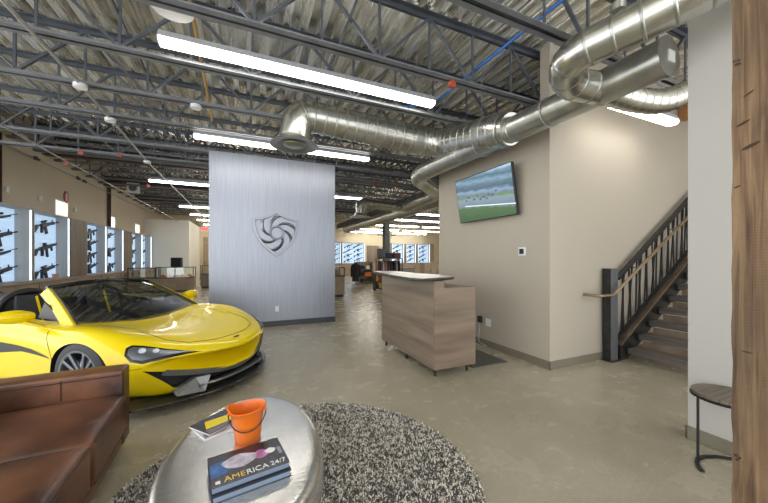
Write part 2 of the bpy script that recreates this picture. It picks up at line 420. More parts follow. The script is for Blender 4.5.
baseboard('front_right', 3.238, 3.25, -3, 1.328); baseboard('front_right_end', 3.238, 3.4, 1.316, 1.328)
baseboard('back', -2.96, 17.3, 24.588, 24.6)
# small high windows in the left wall
for i, (y, z0, z1) in enumerate([(12.2, 2.70, 3.10), (15.9, 2.70, 3.10), (19.1, 2.70, 3.10)]):
    mb = MB(); mb.box(-5, -4.985, y-.36, y+.36, z0-.05, z1+.05)
    o = struct('window_%d' % (i+1), mb, 'wall_white', 'small high window above the display bays', 'window', bevel=.004)
    mb = MB(); mb.box(-4.985, -4.975, y-.31, y+.31, z0, z1); obj('pane', mb, emit('daylit_pane_%d' % i, (.95, .95, .80), .95), o)
# tan and brown doors in the back wall
for i, (x0, x1, h, m) in enumerate([(-2.75, -2.45, 2.9, 'case_wood'), (-2.2, -1.2, 2.75, 'door')]):
    mb = MB(); mb.box(x0, x1, 24.56, 24.6, 0, h); d = struct('door_%d' % (i+1), mb, m, 'narrow brown door in the far back wall', 'door', bevel=.01)
    mb = MB(); mb.box(x0+.05, x0+.09, 24.50, 24.56, 1.0, 1.12); obj('handle', mb, 'black', d)

# ------------------------------------------------------------------ roof steel
CH0, CH1 = 3.545, 4.235          # underside of bottom chord, top of top chord
def chord(x0, x1, z, up):
    mb = MB(); s = 1 if up else -1
    for sy in (-1, 1):
        mb.box(x0, x1, sy*.012 if sy > 0 else -.072, .072 if sy > 0 else -.012, z, z+.008*s) if up else mb.box(x0, x1, .012 if sy > 0 else -.072, .072 if sy > 0 else -.012, z-.008, z)
        yy = .012*sy
        z0, z1 = (z, z+.055) if up else (z-.055, z)
        mb.box(x0, x1, min(yy, yy+.008*sy), max(yy, yy+.008*sy), z0, z1)
    return mb
def make_joist(x0, x1, detail, x_off=0.):
    root = thing('steel_joist', 'dark blue-grey open-web steel roof joist', 'joist', (0, 0, 0))
    obj('bottom_chord', chord(x0, x1, CH0, True), 'steel_lit', root)
    obj('top_chord', chord(x0, x1, CH1, False), 'steel_dark', root)
    zb, zt = CH0+.03, CH1-.03; L = 1.24; x = x0+.1+x_off; allm = MB(); k = 0
    while x < x1-.05:
        segs = [((x, 0, zb), (x, 0, zt), .026)]
        if x+L/2 < x1: segs.append(((x, 0, zb), (x+L/2, 0, zt), .034))
        if x+L < x1: segs.append(((x+L/2, 0, zt), (x+L, 0, zb), .034)); segs.append(((x+L/2, 0, zt), (x+L/2, 0, zb+.02), .022))
        for a, b, wd in segs:
            if detail:
                m = MB(); m.bar(a, b, wd, wd*.8); obj('web_member', m, 'steel_dark', root)
            else: allm.bar(a, b, wd, wd*.8)
        x += L
    if not detail: obj('web_lattice', allm, 'steel_dark', root)
    return root
YS = [2.05, 3.075, 3.97, 4.94, 5.85, 7.1, 8.05, 9.0, 9.95, 10.9, 11.85, 12.8, 13.75, 14.7, 15.65, 16.6, 17.55, 18.5, 19.45, 20.4, 21.35, 22.3, 23.25]
protoA = make_joist(-5, 9.4, True); protoB = make_joist(-5, 6.6, False); protoC = make_joist(6.8, 17.3, False, .3)
for i, y in enumerate(YS):
    if y < 5.4:
        if i == 0:
            o = make_joist(-5, 9.4, True, .6); o.location = (0, y, 0); o['label'] = 'nearest roof joist in the picture, crossing above the stair ducts'
        else:
            o = protoA if i == 1 else dup(protoA); o.location = (0, y, 0)
            o['label'] = '%s roof joist from the camera, passing over the television wall' % ORD[i]
        o['group'] = 'roof joists over the reception'
    else:
        o = protoB if i == 4 else dup(protoB); o.location = (0, y, UP if y > STEP else 0)
        o['label'] = '%s roof joist from the camera, running over the display hall' % ORD[i]; o['group'] = 'roof joists over the display hall'
        o = protoC if i == 4 else dup(protoC); o.location = (0, y, UP if y > STEP else 0)
        o['label'] = '%s roof joist over the back room, counted from the reception' % ORD[i-4]; o['group'] = 'roof joists over the back room'
# joist girder on a column line, brown girders by the left wall
def wbeam(name, a, b, h, wd, m, label, cat='beam'):
    mb = MB(); a, b = Vector(a), Vector(b)
    mb.bar(a+Vector((0,0,-h/2)), b+Vector((0,0,-h/2)), wd, .02); mb.bar(a+Vector((0,0,h/2)), b+Vector((0,0,h/2)), wd, .02); mb.bar(a, b, .014, h)
    return tag(obj(name, mb, m), label, cat)
o = wbeam('roof_girder', (6.7, 8.6, 4.0), (6.7, 24.6, 4.0), .34, .18, 'steel_grey', 'grey steel girder carrying the joists over the back room column')
wbeam('roof_girder', (-5, 11.37, 4.40), (0.4, 11.37, 4.40), .34, .2, 'steel_red', 'nearer dark brown steel girder coming off the tan left wall')['group'] = 'brown girders'
wbeam('roof_girder', (-5, 15.18, 4.40), (1.2, 15.18, 4.40), .34, .2, 'steel_red', 'farther dark brown steel girder coming off the tan left wall')['group'] = 'brown girders'
wbeam('roof_girder', (-5, 19.0, 4.40), (6.6, 19.0, 4.40), .3, .2, 'steel_red', 'dark brown steel girder nearest the off-white back wall')['group'] = 'brown girders'
for i, (y, z) in enumerate([(9.56, 4.2), (15.55, 4.2)]):
    mb = MB(); mb.box(-4.99, -4.91, y-.06, y-.05, 2.63, z); mb.box(-4.99, -4.91, y+.05, y+.06, 2.63, z); mb.box(-4.955, -4.945, y-.05, y+.05, 2.63, z)
    tag(obj('wall_column', mb, 'steel_red'), ['dark steel column on the left wall at the picture edge', 'dark steel column on the left wall between the display bays'][i], 'column', 'columns on the left wall')
t = thing('steel_column', 'grey steel column standing in the back room', 'column', (6.7, 14.97, 0))
mb = MB(); mb.box(-.15, .15, -.15, .15, .02, 3.815); obj('shaft', mb, 'steel_grey', t, bevel=.02)
mb = MB(); mb.box(-.2, .2, -.2, .2, 0, .02); obj('base_plate', mb, 'steel_grey', t)
mb = MB(); mb.box(.15, .22, -.12, .12, 2.25, 2.75); obj('white_box', mb, 'white_metal', t)
mb = MB(); mb.box(-.5, .5, -.02, .02, 2.62, 2.66); obj('bracket', mb, 'steel_grey', t)

# bridging, conduits, tubing
def pipe(name, pts, r, m, label, cat, group=None):
    mb = MB(); mb.tube(pts, r, 8); return tag(obj(name, mb, m, smooth=60), label, cat, group)
pipe('sprinkler_pipe', [(-1.76, 2.2, 3.50), (-1.80, 4.81, 3.50), (-1.95, 8.4, 3.50), (-1.98, 20.3, 3.50)], .017, 'conduit', 'thin pale conduit crossing under the joists, nearest the long lamp', 'pipe', 'conduits under the joists')
pipe('sprinkler_pipe', [(-3.42, 4.5, 3.5), (-3.5, 8.1, 3.5), (-3.5, 20.3, 3.5)], .017, 'conduit', 'thin pale conduit crossing under the joists above the left display bays', 'pipe', 'conduits under the joists')
pipe('sprinkler_pipe', [(-4.93, 7.3, 3.98), (-4.93, 20.2, 4.0)], .014, 'conduit', 'thin grey conduit fixed along the tan left wall', 'pipe', 'conduits under the joists')
pipe('blue_tubing', [(2.62, 1.5, 3.78), (2.55, 4.0, 3.76), (2.2, 4.35, 3.8)], .016, 'blue', 'bright blue plastic tubing running under the roof above the ducts', 'pipe')
pipe('blue_tubing', [(2.2, 4.93, 3.63), (3.5, 4.93, 3.60)], .014, 'blue', 'short blue tubing lying along the joist above the duct fitting', 'pipe')
pipe('bridging_rod', [(.95, 1.9, 4.2), (.95, 2.55, 3.9), (.95, 8.4, 3.62)], .012, 'steel_dark', 'dark steel bridging rod crossing the joists near the elbow duct', 'pipe', 'bridging rods')
pipe('bridging_rod', [(-1.2, 1.9, 4.1), (-1.2, 8.4, 3.62)], .014, 'steel_dark', 'dark steel bridging rod crossing the joists left of the long lamp', 'pipe', 'bridging rods')
pipe('bridging_rod', [(-3.4, 1.9, 4.1), (-3.4, 8.4, 3.62)], .014, 'steel_dark', 'dark steel bridging rod crossing the joists above the car', 'pipe', 'bridging rods')
pipe('roof_strap', [(-.55, 3.6, 4.2), (-.5, 5.6, 3.62)], .02, 'strip_wood', 'rusty yellow strap hanging slanted between two roof joists', 'strap')
for i, (x, y, z, lb) in enumerate([(-1.80, 4.81, 3.50, 'nearest the camera'), (-1.84, 5.82, 3.50, 'second from the camera'), (-1.93, 8.05, 3.5, 'third from the camera')]):
    mb = MB(); mb.lathe([(.025, -.03), (.066, -.025), (.066, .02), (.025, .03)], 16)
    tag(obj('ceiling_sensor', mb, 'white_metal', smooth=40, loc=(x, y, z-.02)), 'round white ceiling box on the conduit, %s' % lb, 'sensor', 'round ceiling boxes')
mb = MB(); mb.lathe([(.025, -.03), (.066, -.025), (.066, .02), (.025, .03)], 16)
tag(obj('ceiling_sensor', mb, 'white_metal', smooth=40, loc=(-.64, 4.94, 3.52)), 'round white ceiling box under the joist, just below the long lamp', 'sensor', 'round ceiling boxes')
mb = MB(); mb.lathe([(.06, 0), (.16, -.02), (.17, -.035), (.0, -.04)], 20)
tag(obj('ceiling_speaker', mb, 'white_metal', smooth=40, loc=(-.61, 3.3, 3.70)), 'white dome fixture hanging above the left end of the long lamp', 'ceiling fixture')
for i, (x, y, z) in enumerate([(2.22, 3.06, 3.50), (3.3, 8.05, 3.5), (3.9, 8.05, 3.6), (-3.0, 8.05, 3.52), (-3.6, 9.0, 3.5), (-2.4, 8.05, 3.55), (-2.6, 10.9, 3.5), (4.6, 9.0, 3.55), (5.2, 9.0, 3.5)]):
    mb = MB(); mb.box(-.04, .04, -.025, .025, -.03, .03); mb.box(-.02, .02, -.035, .035, .02, .055)
    nm = ['on the joist beside the blue tubing', 'on a joist right of the metal partition', 'on a joist above the small back duct', 'on a joist over the car roof', 'on a joist over the left wall bays',
          'on a joist over the car windscreen', 'in front of the brown girder', 'near the back duct elbow', 'above the back duct at the wall corner'][i]
    tag(obj('pipe_clip', mb, 'red_tag', loc=(x, y, z)), 'small orange-red clip '+nm, 'clip', 'orange-red clips')

# ------------------------------------------------------------------ linear lamps
def lamp(x0, x1, y, z, label, group=None, m='lamp', w=.15):
    L = x1-x0; t = thing('linear_lamp', label, 'lamp', ((x0+x1)/2, y, z), 0, group)
    mb = MB(); mb.prism([(-w*.30, .125), (w*.30, .125), (w*.5, .06), (w*.5, .05), (-w*.5, .05), (-w*.5, .06)], -L/2, L/2, 'X'); obj('housing', mb, 'lamp_grey', t)
    mb = MB(); mb.prism([(-w*.47, .05), (w*.47, .05), (w*.42, .012), (w*.2, 0), (-w*.2, 0), (-w*.42, .012)], -L/2+.012, L/2-.012, 'X'); obj('diffuser', mb, m, t)
    for s in (-1, 1):
        mb = MB(); mb.prism([(-w*.5, .06), (w*.5, .06), (w*.45, .008), (w*.2, -.004), (-w*.2, -.004), (-w*.45, .008)], s*L/2-.006, s*L/2+.006, 'X'); obj('end_cap', mb, 'lamp_grey', t)
        mb = MB(); mb.tube([(s*L*.42, 0, .12), (s*L*.42, 0, max(.14, (4.26 if y < STEP else 4.91)-z))], .004, 6); obj('cable', mb, 'conduit', t)
    return t
lamp(-.80, 2.39, 3.74, 3.575, 'long bright linear lamp nearest the camera, above the sofa and table')
lamp(-.81, 2.30, 6.05, 3.455, 'linear lamp running just above the metal partition and behind the elbow duct')
lamp(-2.55, .75, 10.8, 3.62, 'linear lamp whose end shows left of the metal partition')
lamp(.90, 4.25, 11.0, 3.62, 'linear lamp whose end shows just right of the metal partition, over the small back duct')
lamp(4.12, 5.52, 2.40, 3.325, 'short linear lamp hanging in front of the stair wall')
for i, y in enumerate((15.5, 18.2, 20.6, 23.4)):
    lamp(-2.6, 1.2, y, 3.6, 'linear lamp at the far end of the left hall, %s row back' % ORD[i], 'far hall lamps', 'lamp_far')
k = 0
for y, x0 in ((9.4, 7.6), (12.9, 7.3), (15.3, 7.2), (18.2, 7.2), (21.2, 7.2), (23.6, 7.5)):
    for j in range(2):
        if y < 10 and j: continue
        a = x0 + j*3.6
        lamp(a, a+3.3, y, 3.5, 'linear lamp in the back room, %s row back, %s of its row' % (ORD[k], ['left one', 'right one'][j]), 'back room lamps', 'lamp_far')
    k += 1

# ------------------------------------------------------------------ ducts
def rings(mb, path, r, step, rr=.006):
    """raised seams every step along a path"""
    P = [Vector(p) for p in path]; d = step*.5
    for a, b in zip(P, P[1:]):
        L = (b-a).length; u = (b-a).normalized() if L > 1e-6 else None
        while u and d < L:
            c = a+u*d; mb.tube([c-u*.012, c-u*.005, c+u*.005, c+u*.012], [r, r+rr, r+rr, r], 20, cap=False); d += step
        d -= L
t = thing('main_duct', 'long round galvanized main duct running beside the television wall', 'duct', (0, 0, 0))
mb = MB(); mainp = smooth_path([(3.1, 1.38, 3.07), (3.1, 5.55, 3.10), (4.6, 6.9, 3.12), (4.75, 9.0, 3.12)], .45, 8)
mb.tube(mainp, .155, 24); obj('pipe', mb, 'galv_dull', t, smooth=50)
mb = MB(); rings(mb, mainp, .155, 1.05, .008); obj('seam', mb, 'galv_dull', t, smooth=50)
mb = MB(); mb.tube([(3.1, 1.37, 3.07), (3.1, 1.40, 3.07)], .162, 24); obj('end_cap', mb, 'galv_dull', t, smooth=40)
mb = MB(); mb.box(3.08, 3.17, 1.362, 1.372, 3.03, 3.12); obj('label_sticker', mb, 'plastic_white', t)
for y in (2.45, 3.55, 5.2):
    mb = MB(); mb.tube([(3.1+.17*math.cos(a), y, 3.08+.17*math.sin(a)) for a in [2*PI*q/24 for q in range(25)]], .006, 6, cap=False); mb.tube([(3.1, y, 3.25), (3.1, y, 4.2)], .006, 6); obj('hanger', mb, 'conduit', t, smooth=60)
t = thing('elbow_duct', 'ribbed galvanized branch duct turning down over the metal partition', 'duct', (0, 0, 0))
bp = smooth_path([(3.1, 3.0, 3.10), (3.1, 3.45, 3.20), (3.06, 4.60, 3.42), (.68, 4.60, 3.52), (.62, 4.60, 3.16)], .46, 12)
mb = MB(); mb.tube(bp, [.2 if q.z < 3.15 or q.y < 3.2 else (.232 if q.x > .9 else .215) for q in map(Vector, bp)], 24); obj('pipe', mb, 'galv', t, smooth=50)
mb = MB(); rings(mb, bp[:-8], .231, .155, .006); obj('seam', mb, 'galv_dull', t, smooth=50)
obj('collar', MB().tube([(2.50, 4.60, 3.443), (2.64, 4.60, 3.438)], .243, 24), 'galv_dull', t, smooth=40); obj('collar', MB().tube([(3.1, 3.42, 3.19), (3.1, 3.50, 3.21)], .238, 24), 'galv_dull', t, smooth=40)
mb = MB(); mb.lathe([(.195, .16), (.20, .10), (.22, .055), (.33, .012), (.335, 0), (.28, -.005), (.20, .04), (.10, .05)], 36, close=False, c=(.62, 4.60, 3.05)); obj('diffuser', mb, 'galv_dull', t, smooth=50)
mb = MB(); mb.lathe([(.0, .05), (.21, .045)], 36, close=False, c=(.62, 4.60, 3.05)); obj('dark_throat', mb, 'black', t)
mb = MB(); mb.lathe([(.0, -.012), (.10, -.012), (.155, .012), (.16, .02), (.09, .03), (0, .03)], 36, close=False, c=(.62, 4.60, 3.05)); obj('diffuser_cone', mb, 'galv_dull', t, smooth=50)
t = thing('front_duct', 'fat galvanized duct coming from the top right corner and curling back into the main duct', 'duct', (0, 0, 0))
fp = smooth_path([(3.02, .30, 3.36), (2.70, 1.15, 3.19), (2.46, 1.78, 3.13), (2.72, 1.98, 3.08), (3.1, 1.90, 3.06)], .26, 10)
mb = MB(); mb.tube(fp, .14, 24); obj('pipe', mb, 'galv', t, smooth=50)
mb = MB(); rings(mb, fp, .14, .17, .005); obj('seam', mb, 'galv_dull', t, smooth=50)
mb = MB(); mb.tube([(2.52, 1.42, 3.28), (2.52, 1.42, 3.33)], .05, 16); mb.box(2.50, 2.54, 1.40, 1.44, 3.33, 3.36); obj('damper_handle', mb, 'galv_dull', t, smooth=40)
t = thing('side_duct', 'flexible foil duct leaving the main duct towards the stairs', 'duct', (0, 0, 0))
sp = smooth_path([(3.15, 1.9, 3.06), (3.55, 1.84, 3.02), (3.85, 1.76, 3.02), (4.2, 1.66, 3.18), (4.9, 1.5, 3.4)], .3, 8)
mb = MB(); mb.tube(sp, .115, 24); obj('pipe', mb, 'galv', t, smooth=50)
mb = MB(); rings(mb, sp, .115, .09, .005); obj('seam', mb, 'galv', t, smooth=50)
t = thing('back_duct', 'long galvanized duct sloping away over the back room', 'duct', (0, 0, 0))
kp = [(5.15, 7.0, 3.12), (5.1, 16.9, 3.07)]
mb = MB(); mb.tube(kp, .21, 24); obj('pipe', mb, 'galv_dull', t, smooth=50)
mb = MB(); rings(mb, kp, .21, 1.2, .008); obj('seam', mb, 'galv_dull', t, smooth=50)
t = thing('small_elbow_duct', 'smaller branch duct turning down to a round diffuser behind the partition', 'duct', (0, 0, 0))
kp = smooth_path([(5.12, 9.4, 3.14), (3.33, 9.4, 3.22), (3.31, 9.4, 2.84)], .34, 10)
mb = MB(); mb.tube(kp, .17, 24); obj('pipe', mb, 'galv', t, smooth=50)
mb = MB(); rings(mb, kp, .17, .2, .006); obj('seam', mb, 'galv', t, smooth=50)
mb = MB(); mb.lathe([(.17, .12), (.2, .06), (.33, .01), (.33, 0), (.1, .0), (0, 0)], 30, close=False, c=(3.31, 9.4, 2.75)); obj('diffuser', mb, 'galv_dull', t, smooth=50)

# ------------------------------------------------------------------ metal partition with shield
t = thing('metal_partition', 'freestanding brushed metal partition with a raised shield emblem', 'partition', (.58, 7.06, 0))
mb = MB(); mb.box(-1.266, 1.266, -.07, .09, 0, 3.57); obj('panel', mb, 'brushed', t, bevel=.004)
mb = MB(); mb.box(-1.27, 1.27, -.085, -.07, 0, .115); obj('baseboard', mb, 'base_dark', t)
def shield():
    """outline in metres about the centre hole, and five curved blades"""
    out = []
    TL, TR, TOP, BOT = (-.50, .30), (.47, .30), (-.01, .475), (0, -.52)
    def q(a, b, c, n=10): return [((1-t)**2*a[0]+2*t*(1-t)*b[0]+t*t*c[0], (1-t)**2*a[1]+2*t*(1-t)*b[1]+t*t*c[1]) for t in [i/n for i in range(n)]]
    out += q(TOP, (-.2, .33), TL, 8) + q(TL, (-.50, -.22), BOT, 14) + q(BOT, (.48, -.22), TR, 14) + q(TR, (.2, .33), TOP, 8)
    return out
S0 = shield()
root = t
def ringband(mb, poly, k, y0, y1):
    n = len(poly); inn = [(p[0]*k, p[1]*k) for p in poly]
    vs = [(p[0], y0, p[1]) for p in poly]+[(p[0], y1, p[1]) for p in poly]+[(p[0], y1, p[1]) for p in inn]+[(p[0], y0, p[1]) for p in inn]
    fs = []
    for i in range(n):
        j = (i+1) % n
        for a in range(3): fs.append([a*n+i, a*n+j, (a+1)*n+j, (a+1)*n+i])
    mb.add(vs, fs)
em = obj('shield_emblem', MB(), 'emblem', root); em.location = (.0, -.07, 1.985); em.scale = (.97, 1, .97)
mb = MB(); ringband(mb, S0, .87, 0, -.04); obj('border', mb, 'emblem', em, bevel=.005)
mb = MB(); mb.lathe([(.115, 0), (.115, .03), (.135, .05), (.15, .05), (.165, .0)], 40); o = obj('hub_ring', mb, 'emblem', em, smooth=40); o.rotation_euler = (R(90), 0, 0)
mb = MB(); mb.prism([(p[0]*.9, p[1]*.9) for p in S0], 0, -.006, 'Y'); obj('field', mb, 'brushed', em)
for k in range(6):
    a0 = R(60*k + 20); mb = MB(); rows = []
    from_in = []
    for i in range(13):
        tt = i/12; a = a0 - 1.5*tt; r = .15 + tt*.34; wd = .022 + .085*tt
        row = []
        for q, hh in ((-1, .0), (-.15, .038), (1, .008)):
            aa = a + q*wd/r; row.append([r*math.cos(aa), -hh, r*math.sin(aa)])
        # keep inside the shield
        for p in row:
            rad = math.hypot(p[0], p[2]); an = math.atan2(p[2], p[0]); lim = min((math.hypot(*s) for s in S0 if abs((math.atan2(s[1], s[0])-an+PI) % (2*PI)-PI) < .2), default=.5)*.90
            if rad > lim: p[0] *= lim/rad; p[2] *= lim/rad
        rows.append([tuple(p) for p in row])
    mb.grid(rows); obj('swirl_blade', mb, 'emblem', em, smooth=25)
def outlet(loc, rz, label, group=None):
    t = thing('wall_outlet', label, 'outlet', loc, rz, group)
    mb = MB(); mb.box(-.036, .036, -.007, 0, -.058, .058); obj('cover_plate', mb, 'plastic_white', t, bevel=.003)
    for z in (-.022, .022):
        mb = MB(); mb.box(-.017, .017, -.010, -.006, z-.014, z+.014); obj('socket', mb, 'plastic_white', t, bevel=.003)
    return t
outlet((.585, 6.99, .37), 0, 'white power outlet low on the metal partition', 'white outlets')
o = outlet((3.6, 3.97, .40), -PI/2, 'white power outlet on the wall behind the reception desk', 'white outlets'); o.scale = (1.7, 1, 1.05)
t = thing('power_adapter', 'black plug-in adapter beside the outlet behind the desk', 'adapter', (3.6, 4.15, .42), -PI/2)
mb = MB(); mb.box(-.04, .04, -.045, 0, -.05, .06); obj('body', mb, 'black_plastic', t, bevel=.01)
mb = MB(); mb.tube(smooth_path([(0, -.02, -.05), (0, -.03, -.2), (-.03, -.03, -.38), (.2, -.06, -.392)], .08), .004, 6); obj('cord', mb, 'plastic_white', t, smooth=60)
t = thing('thermostat', 'small white thermostat with a dark screen on the warm grey wall', 'thermostat', (3.6, 3.28, 1.543), -PI/2)
mb = MB(); mb.box(-.06, .06, -.022, 0, -.06, .06); obj('case', mb, 'plastic_white', t, bevel=.006)
mb = MB(); mb.box(-.038, .038, -.025, -.02, -.036, .038); obj('display', mb, 'black_gloss', t)

# ------------------------------------------------------------------ television (race track picture)
t = thing('television', 'wall mounted flat television showing a race track, tilted forward', 'television', (3.6, 3.93, 2.44), -PI/2)
tv = obj('frame', MB().box(-.645, .645, -.025, .025, -.375, .375), 'black_plastic', t, bevel=.006); tv.location = (0, -.13, 0); tv.rotation_euler = (R(9), 0, 0)
m, nt, b = node_mat('race_picture'); tc = nt.nodes.new('ShaderNodeTexCoord'); sx = nt.nodes.new('ShaderNodeSeparateXYZ')
nt.links.new(tc.outputs['Object'], sx.inputs[0])
ad = nt.nodes.new('ShaderNodeMath'); ad.operation = 'MULTIPLY_ADD'; ad.inputs[1].default_value = .10; nt.links.new(sx.outputs['X'], ad.inputs[0]); nt.links.new(sx.outputs['Z'], ad.inputs[2])
n = nt.nodes.new('ShaderNodeTexNoise'); n.inputs['Scale'].default_value = 5; mp = nt.nodes.new('ShaderNodeMapping'); mp.inputs['Scale'].default_value = (1, 1, 3)
nt.links.new(tc.outputs['Object'], mp.inputs[0]); nt.links.new(mp.outputs[0], n.inputs['Vector'])
a2 = nt.nodes.new('ShaderNodeMath'); a2.operation = 'MULTIPLY_ADD'; a2.inputs[1].default_value = .10; nt.links.new(n.outputs['Fac'], a2.inputs[0]); nt.links.new(ad.outputs[0], a2.inputs[2])
mr = nt.nodes.new('ShaderNodeMapRange'); mr.inputs['From Min'].default_value = -.37; mr.inputs['From Max'].default_value = .47; nt.links.new(a2.outputs[0], mr.inputs['Value'])
cr = nt.nodes.new('ShaderNodeValToRGB'); e = cr.color_ramp.elements; cr.color_ramp.interpolation = 'LINEAR'
stops = [(0, (.05, .11, .04)), (.27, (.09, .17, .07)), (.31, (.20, .25, .27)), (.46, (.25, .33, .42)), (.50, (.16, .28, .08)), (.54, (.18, .22, .28)), (.60, (.26, .38, .52)), (.65, (.08, .14, .19)), (.74, (.13, .20, .25)), (.80, (.22, .36, .48)), (.87, (.09, .16, .20)), (.93, (.20, .33, .44)), (1, (.50, .70, .88))]
e[0].position = 0; e[0].color = (*stops[0][1], 1); e[1].position = 1; e[1].color = (*stops[-1][1], 1)
for p, c in stops[1:-1]: x = e.new(p); x.color = (*c, 1)
nt.links.new(mr.outputs[0], cr.inputs['Fac']); nt.links.new(cr.outputs[0], b.inputs['Emission Color']); b.inputs['Emission Strength'].default_value = 1.05
b.inputs['Base Color'].default_value = (.01, .01, .01, 1); b.inputs['Roughness'].default_value = .25
sc = obj('screen', MB().box(-.632, .632, -.028, -.02, -.362, .362), m, tv)
mb = MB()
for i, (x, z) in enumerate([(-.40, -.01), (-.33, .03), (-.20, -.02), (-.12, .02), (-.05, -.04), (.03, -.015), (.09, -.05), (.14, .0), (.22, -.02), (.30, .03)]):
    s = .030+.004*(i % 3); mb.obox((x, -.0285, z), (s*1.7, .002, s*.6)); mb.obox((x, -.0285, z+s*.4), (s*.8, .002, s*.4))
obj('race_car_picture', mb, emit('screen_cars', (.06, .09, .16), .8), tv)
mb = MB(); mb.obox((.1, -.0285, -.155), (1.1, .002, .012), (0, R(6), 0)); obj('track_line', mb, emit('screen_line', (.6, .7, .72), .9), tv)
obj('wall_bracket', MB().box(-.2, .2, -.11, 0, -.12, .12), 'black', t)

# ------------------------------------------------------------------ reception desk
t = thing('reception_desk', 'weathered oak reception desk with a raised front under a live-edge slab', 'desk', (0, 0, 0))
obj('front_panel', MB().box(2.07, 2.215, 3.2205, 4.8, .09, 1.168), 'desk', t, bevel=.003)
obj('side_panel', MB().prism([(2.07, .09), (2.69, .09), (2.69, 1.08), (2.215, 1.08), (2.215, 1.168), (2.07, 1.168)], 3.2, 3.22, 'Y'), 'desk_side', t, bevel=.002)
obj('side_panel', MB().box(2.2155, 2.69, 4.76, 4.8, .09, 1.08), 'desk_side', t, bevel=.002)
obj('counter', MB().box(2.2155, 2.69, 3.241, 4.759, 1.045, 1.08), 'desk', t, bevel=.002)
obj('shelf', MB().box(2.2155, 2.65, 3.241, 4.759, .10, .12), 'desk', t)
pts = [(1.86, 3.10), (1.80, 3.30), (1.83, 3.6), (1.86, 4.0), (1.93, 4.3), (1.97, 4.62), (2.02, 4.95), (2.08, 5.28), (2.3, 5.34), (2.47, 5.2), (2.5, 4.7), (2.46, 4.2), (2.49, 3.75), (2.47, 3.4), (2.42, 3.28), (2.28, 3.2), (2.05, 3.16)]
cx, cy = 2.16, 4.2; mb = MB(); n = len(pts); dn = []
for z, k in ((1.169, .93), (1.180, .985), (1.196, 1.0), (1.212, .985)): dn += [(cx+(p[0]-cx)*k+random.uniform(-.006, .006), cy+(p[1]-cy)*k, z) for p in pts]
mb.cur = 1; mb.add(dn, [[r*n+i, r*n+(i+1) % n, (r+1)*n+(i+1) % n, (r+1)*n+i] for r in range(3) for i in range(n)]+[list(range(n))[::-1]])
mb.cur = 0; mb.add(dn[3*n:], [list(range(n))])
obj('slab_top', mb, ['stone', 'stone_edge'], t)
for x, y in ((2.115, 3.26), (2.115, 4.0), (2.115, 4.72), (2.60, 3.26), (2.60, 4.0), (2.60, 4.72)):
    mb = MB(); mb.lathe([(.014, 0), (.022, .095)], 14, c=(x, y, 0)); obj('leg', mb, 'black', t, smooth=40)
mb = MB(); mb.box(2.72, 3.32, 3.28, 4.5, 0, .012)
tag(obj('floor_mat', mb, 'rubber_mat', bevel=.004), 'dark rectangular floor mat behind the reception desk', 'mat')

# ------------------------------------------------------------------ stairs and railing
t = thing('staircase', 'open timber staircase with blue-grey nosings rising behind the pale wall end', 'staircase', (0, 0, 0))
RISE, RUN, X0 = .172, .262, 4.95
NST = 15
for i in range(NST):
    x = X0 + i*RUN; z = RISE*(i+1)
    tr = obj('tread', MB().box(x, x+.30, 1.50, 2.66, z-.075, z), 'stair_wood', t, bevel=.004)
    obj('nosing', MB().box(x-.006, x+.012, 1.50, 2.66, z-.040, z+.003), 'nosing', tr, bevel=.003)
    obj('riser_board', MB().box(x+.235, x+.255, 1.52, 2.60, z-.005, z+RISE-.082), 'case_dark', t)
    obj('tread_bracket', MB().box(x+.03, x+.25, 2.655, 2.70, z-.10, z-.02), 'rail_steel', t)
sl = RISE/RUN
for y0, y1 in ((2.70, 2.775), (1.42, 1.498)):
    L = NST*RUN; xs, xe = X0-.09, X0+L
    obj('stringer', MB().prism([(xs, 0), (xs+.16, 0), (xe, (L-.07)*sl-.0), (xe, (L+.09)*sl+.17), (xs, .20)], y0, y1, 'Y'), 'rail_steel', t, bevel=.003)
    obj('stringer_cap', MB().prism([(xs, .205), (xe, (L+.09)*sl+.175), (xe, (L+.09)*sl+.215), (xs, .245)], y0-.012, y1+.004, 'Y'), 'stringer_wood', t, bevel=.003)
t = thing('stair_railing', 'dark steel stair railing with crooked bars and a bronze handrail', 'railing', (0, 0, 0))
nw = obj('newel_post', MB().box(4.66, 4.80, 2.72, 2.835, 0, 1.30), 'rail_steel', t, bevel=.004)
obj('base_plate', MB().box(4.62, 4.84, 2.68, 2.832, 0, .012), 'rail_steel', nw)
obj('weld_strip', MB().box(4.655, 4.805, 2.712, 2.72, 0, 1.30), 'steel_grey', nw)
def top(x): return 1.165 + (x-4.85)*sl
xe = X0+NST*RUN
obj('top_rail', MB().bar((4.84, 2.74, top(4.84)), (xe, 2.74, top(xe)), .055, .052), 'rail_steel', t, bevel=.003)
obj('bottom_rail', MB().bar((4.84, 2.74, top(4.84)-.86), (xe, 2.74, top(xe)-.86), .05, .03), 'rail_steel', t)
random.seed(3); x = 4.93; k = 0
while x < xe-.1:
    dx = [.07, -.02, .11, -.05, .03, .09, -.03][k % 7]
    obj('baluster', MB().bar((x, 2.74, top(x)-.85), (min(x+dx, xe), 2.74, top(x+dx)-.03), .012, .026, up=(1, 0, 0)), 'rail_steel', t)
    x += [.055, .105, .075, .12, .06][k % 5]; k += 1
hp = smooth_path([(4.27, 2.843, .945), (4.27, 2.63, .945), (4.56, 2.63, .945), (xe, 2.63, .945+(xe-4.56)*.60)], .06, 6)
mb = MB(); mb.tube(hp, .021, 12); obj('handrail', mb, 'bronze', t, smooth=60)
for x in (5.2, 6.2, 7.2):
    z = .945+(x-4.56)*.60
    obj('handrail_bracket', MB().bar((x, 2.63, z-.02), (x, 2.735, z-.02), .014), 'bronze', t)
wd = MB(); wd.box(6.70, 6.9, 1.0, 2.835, 3.80, 4.0)
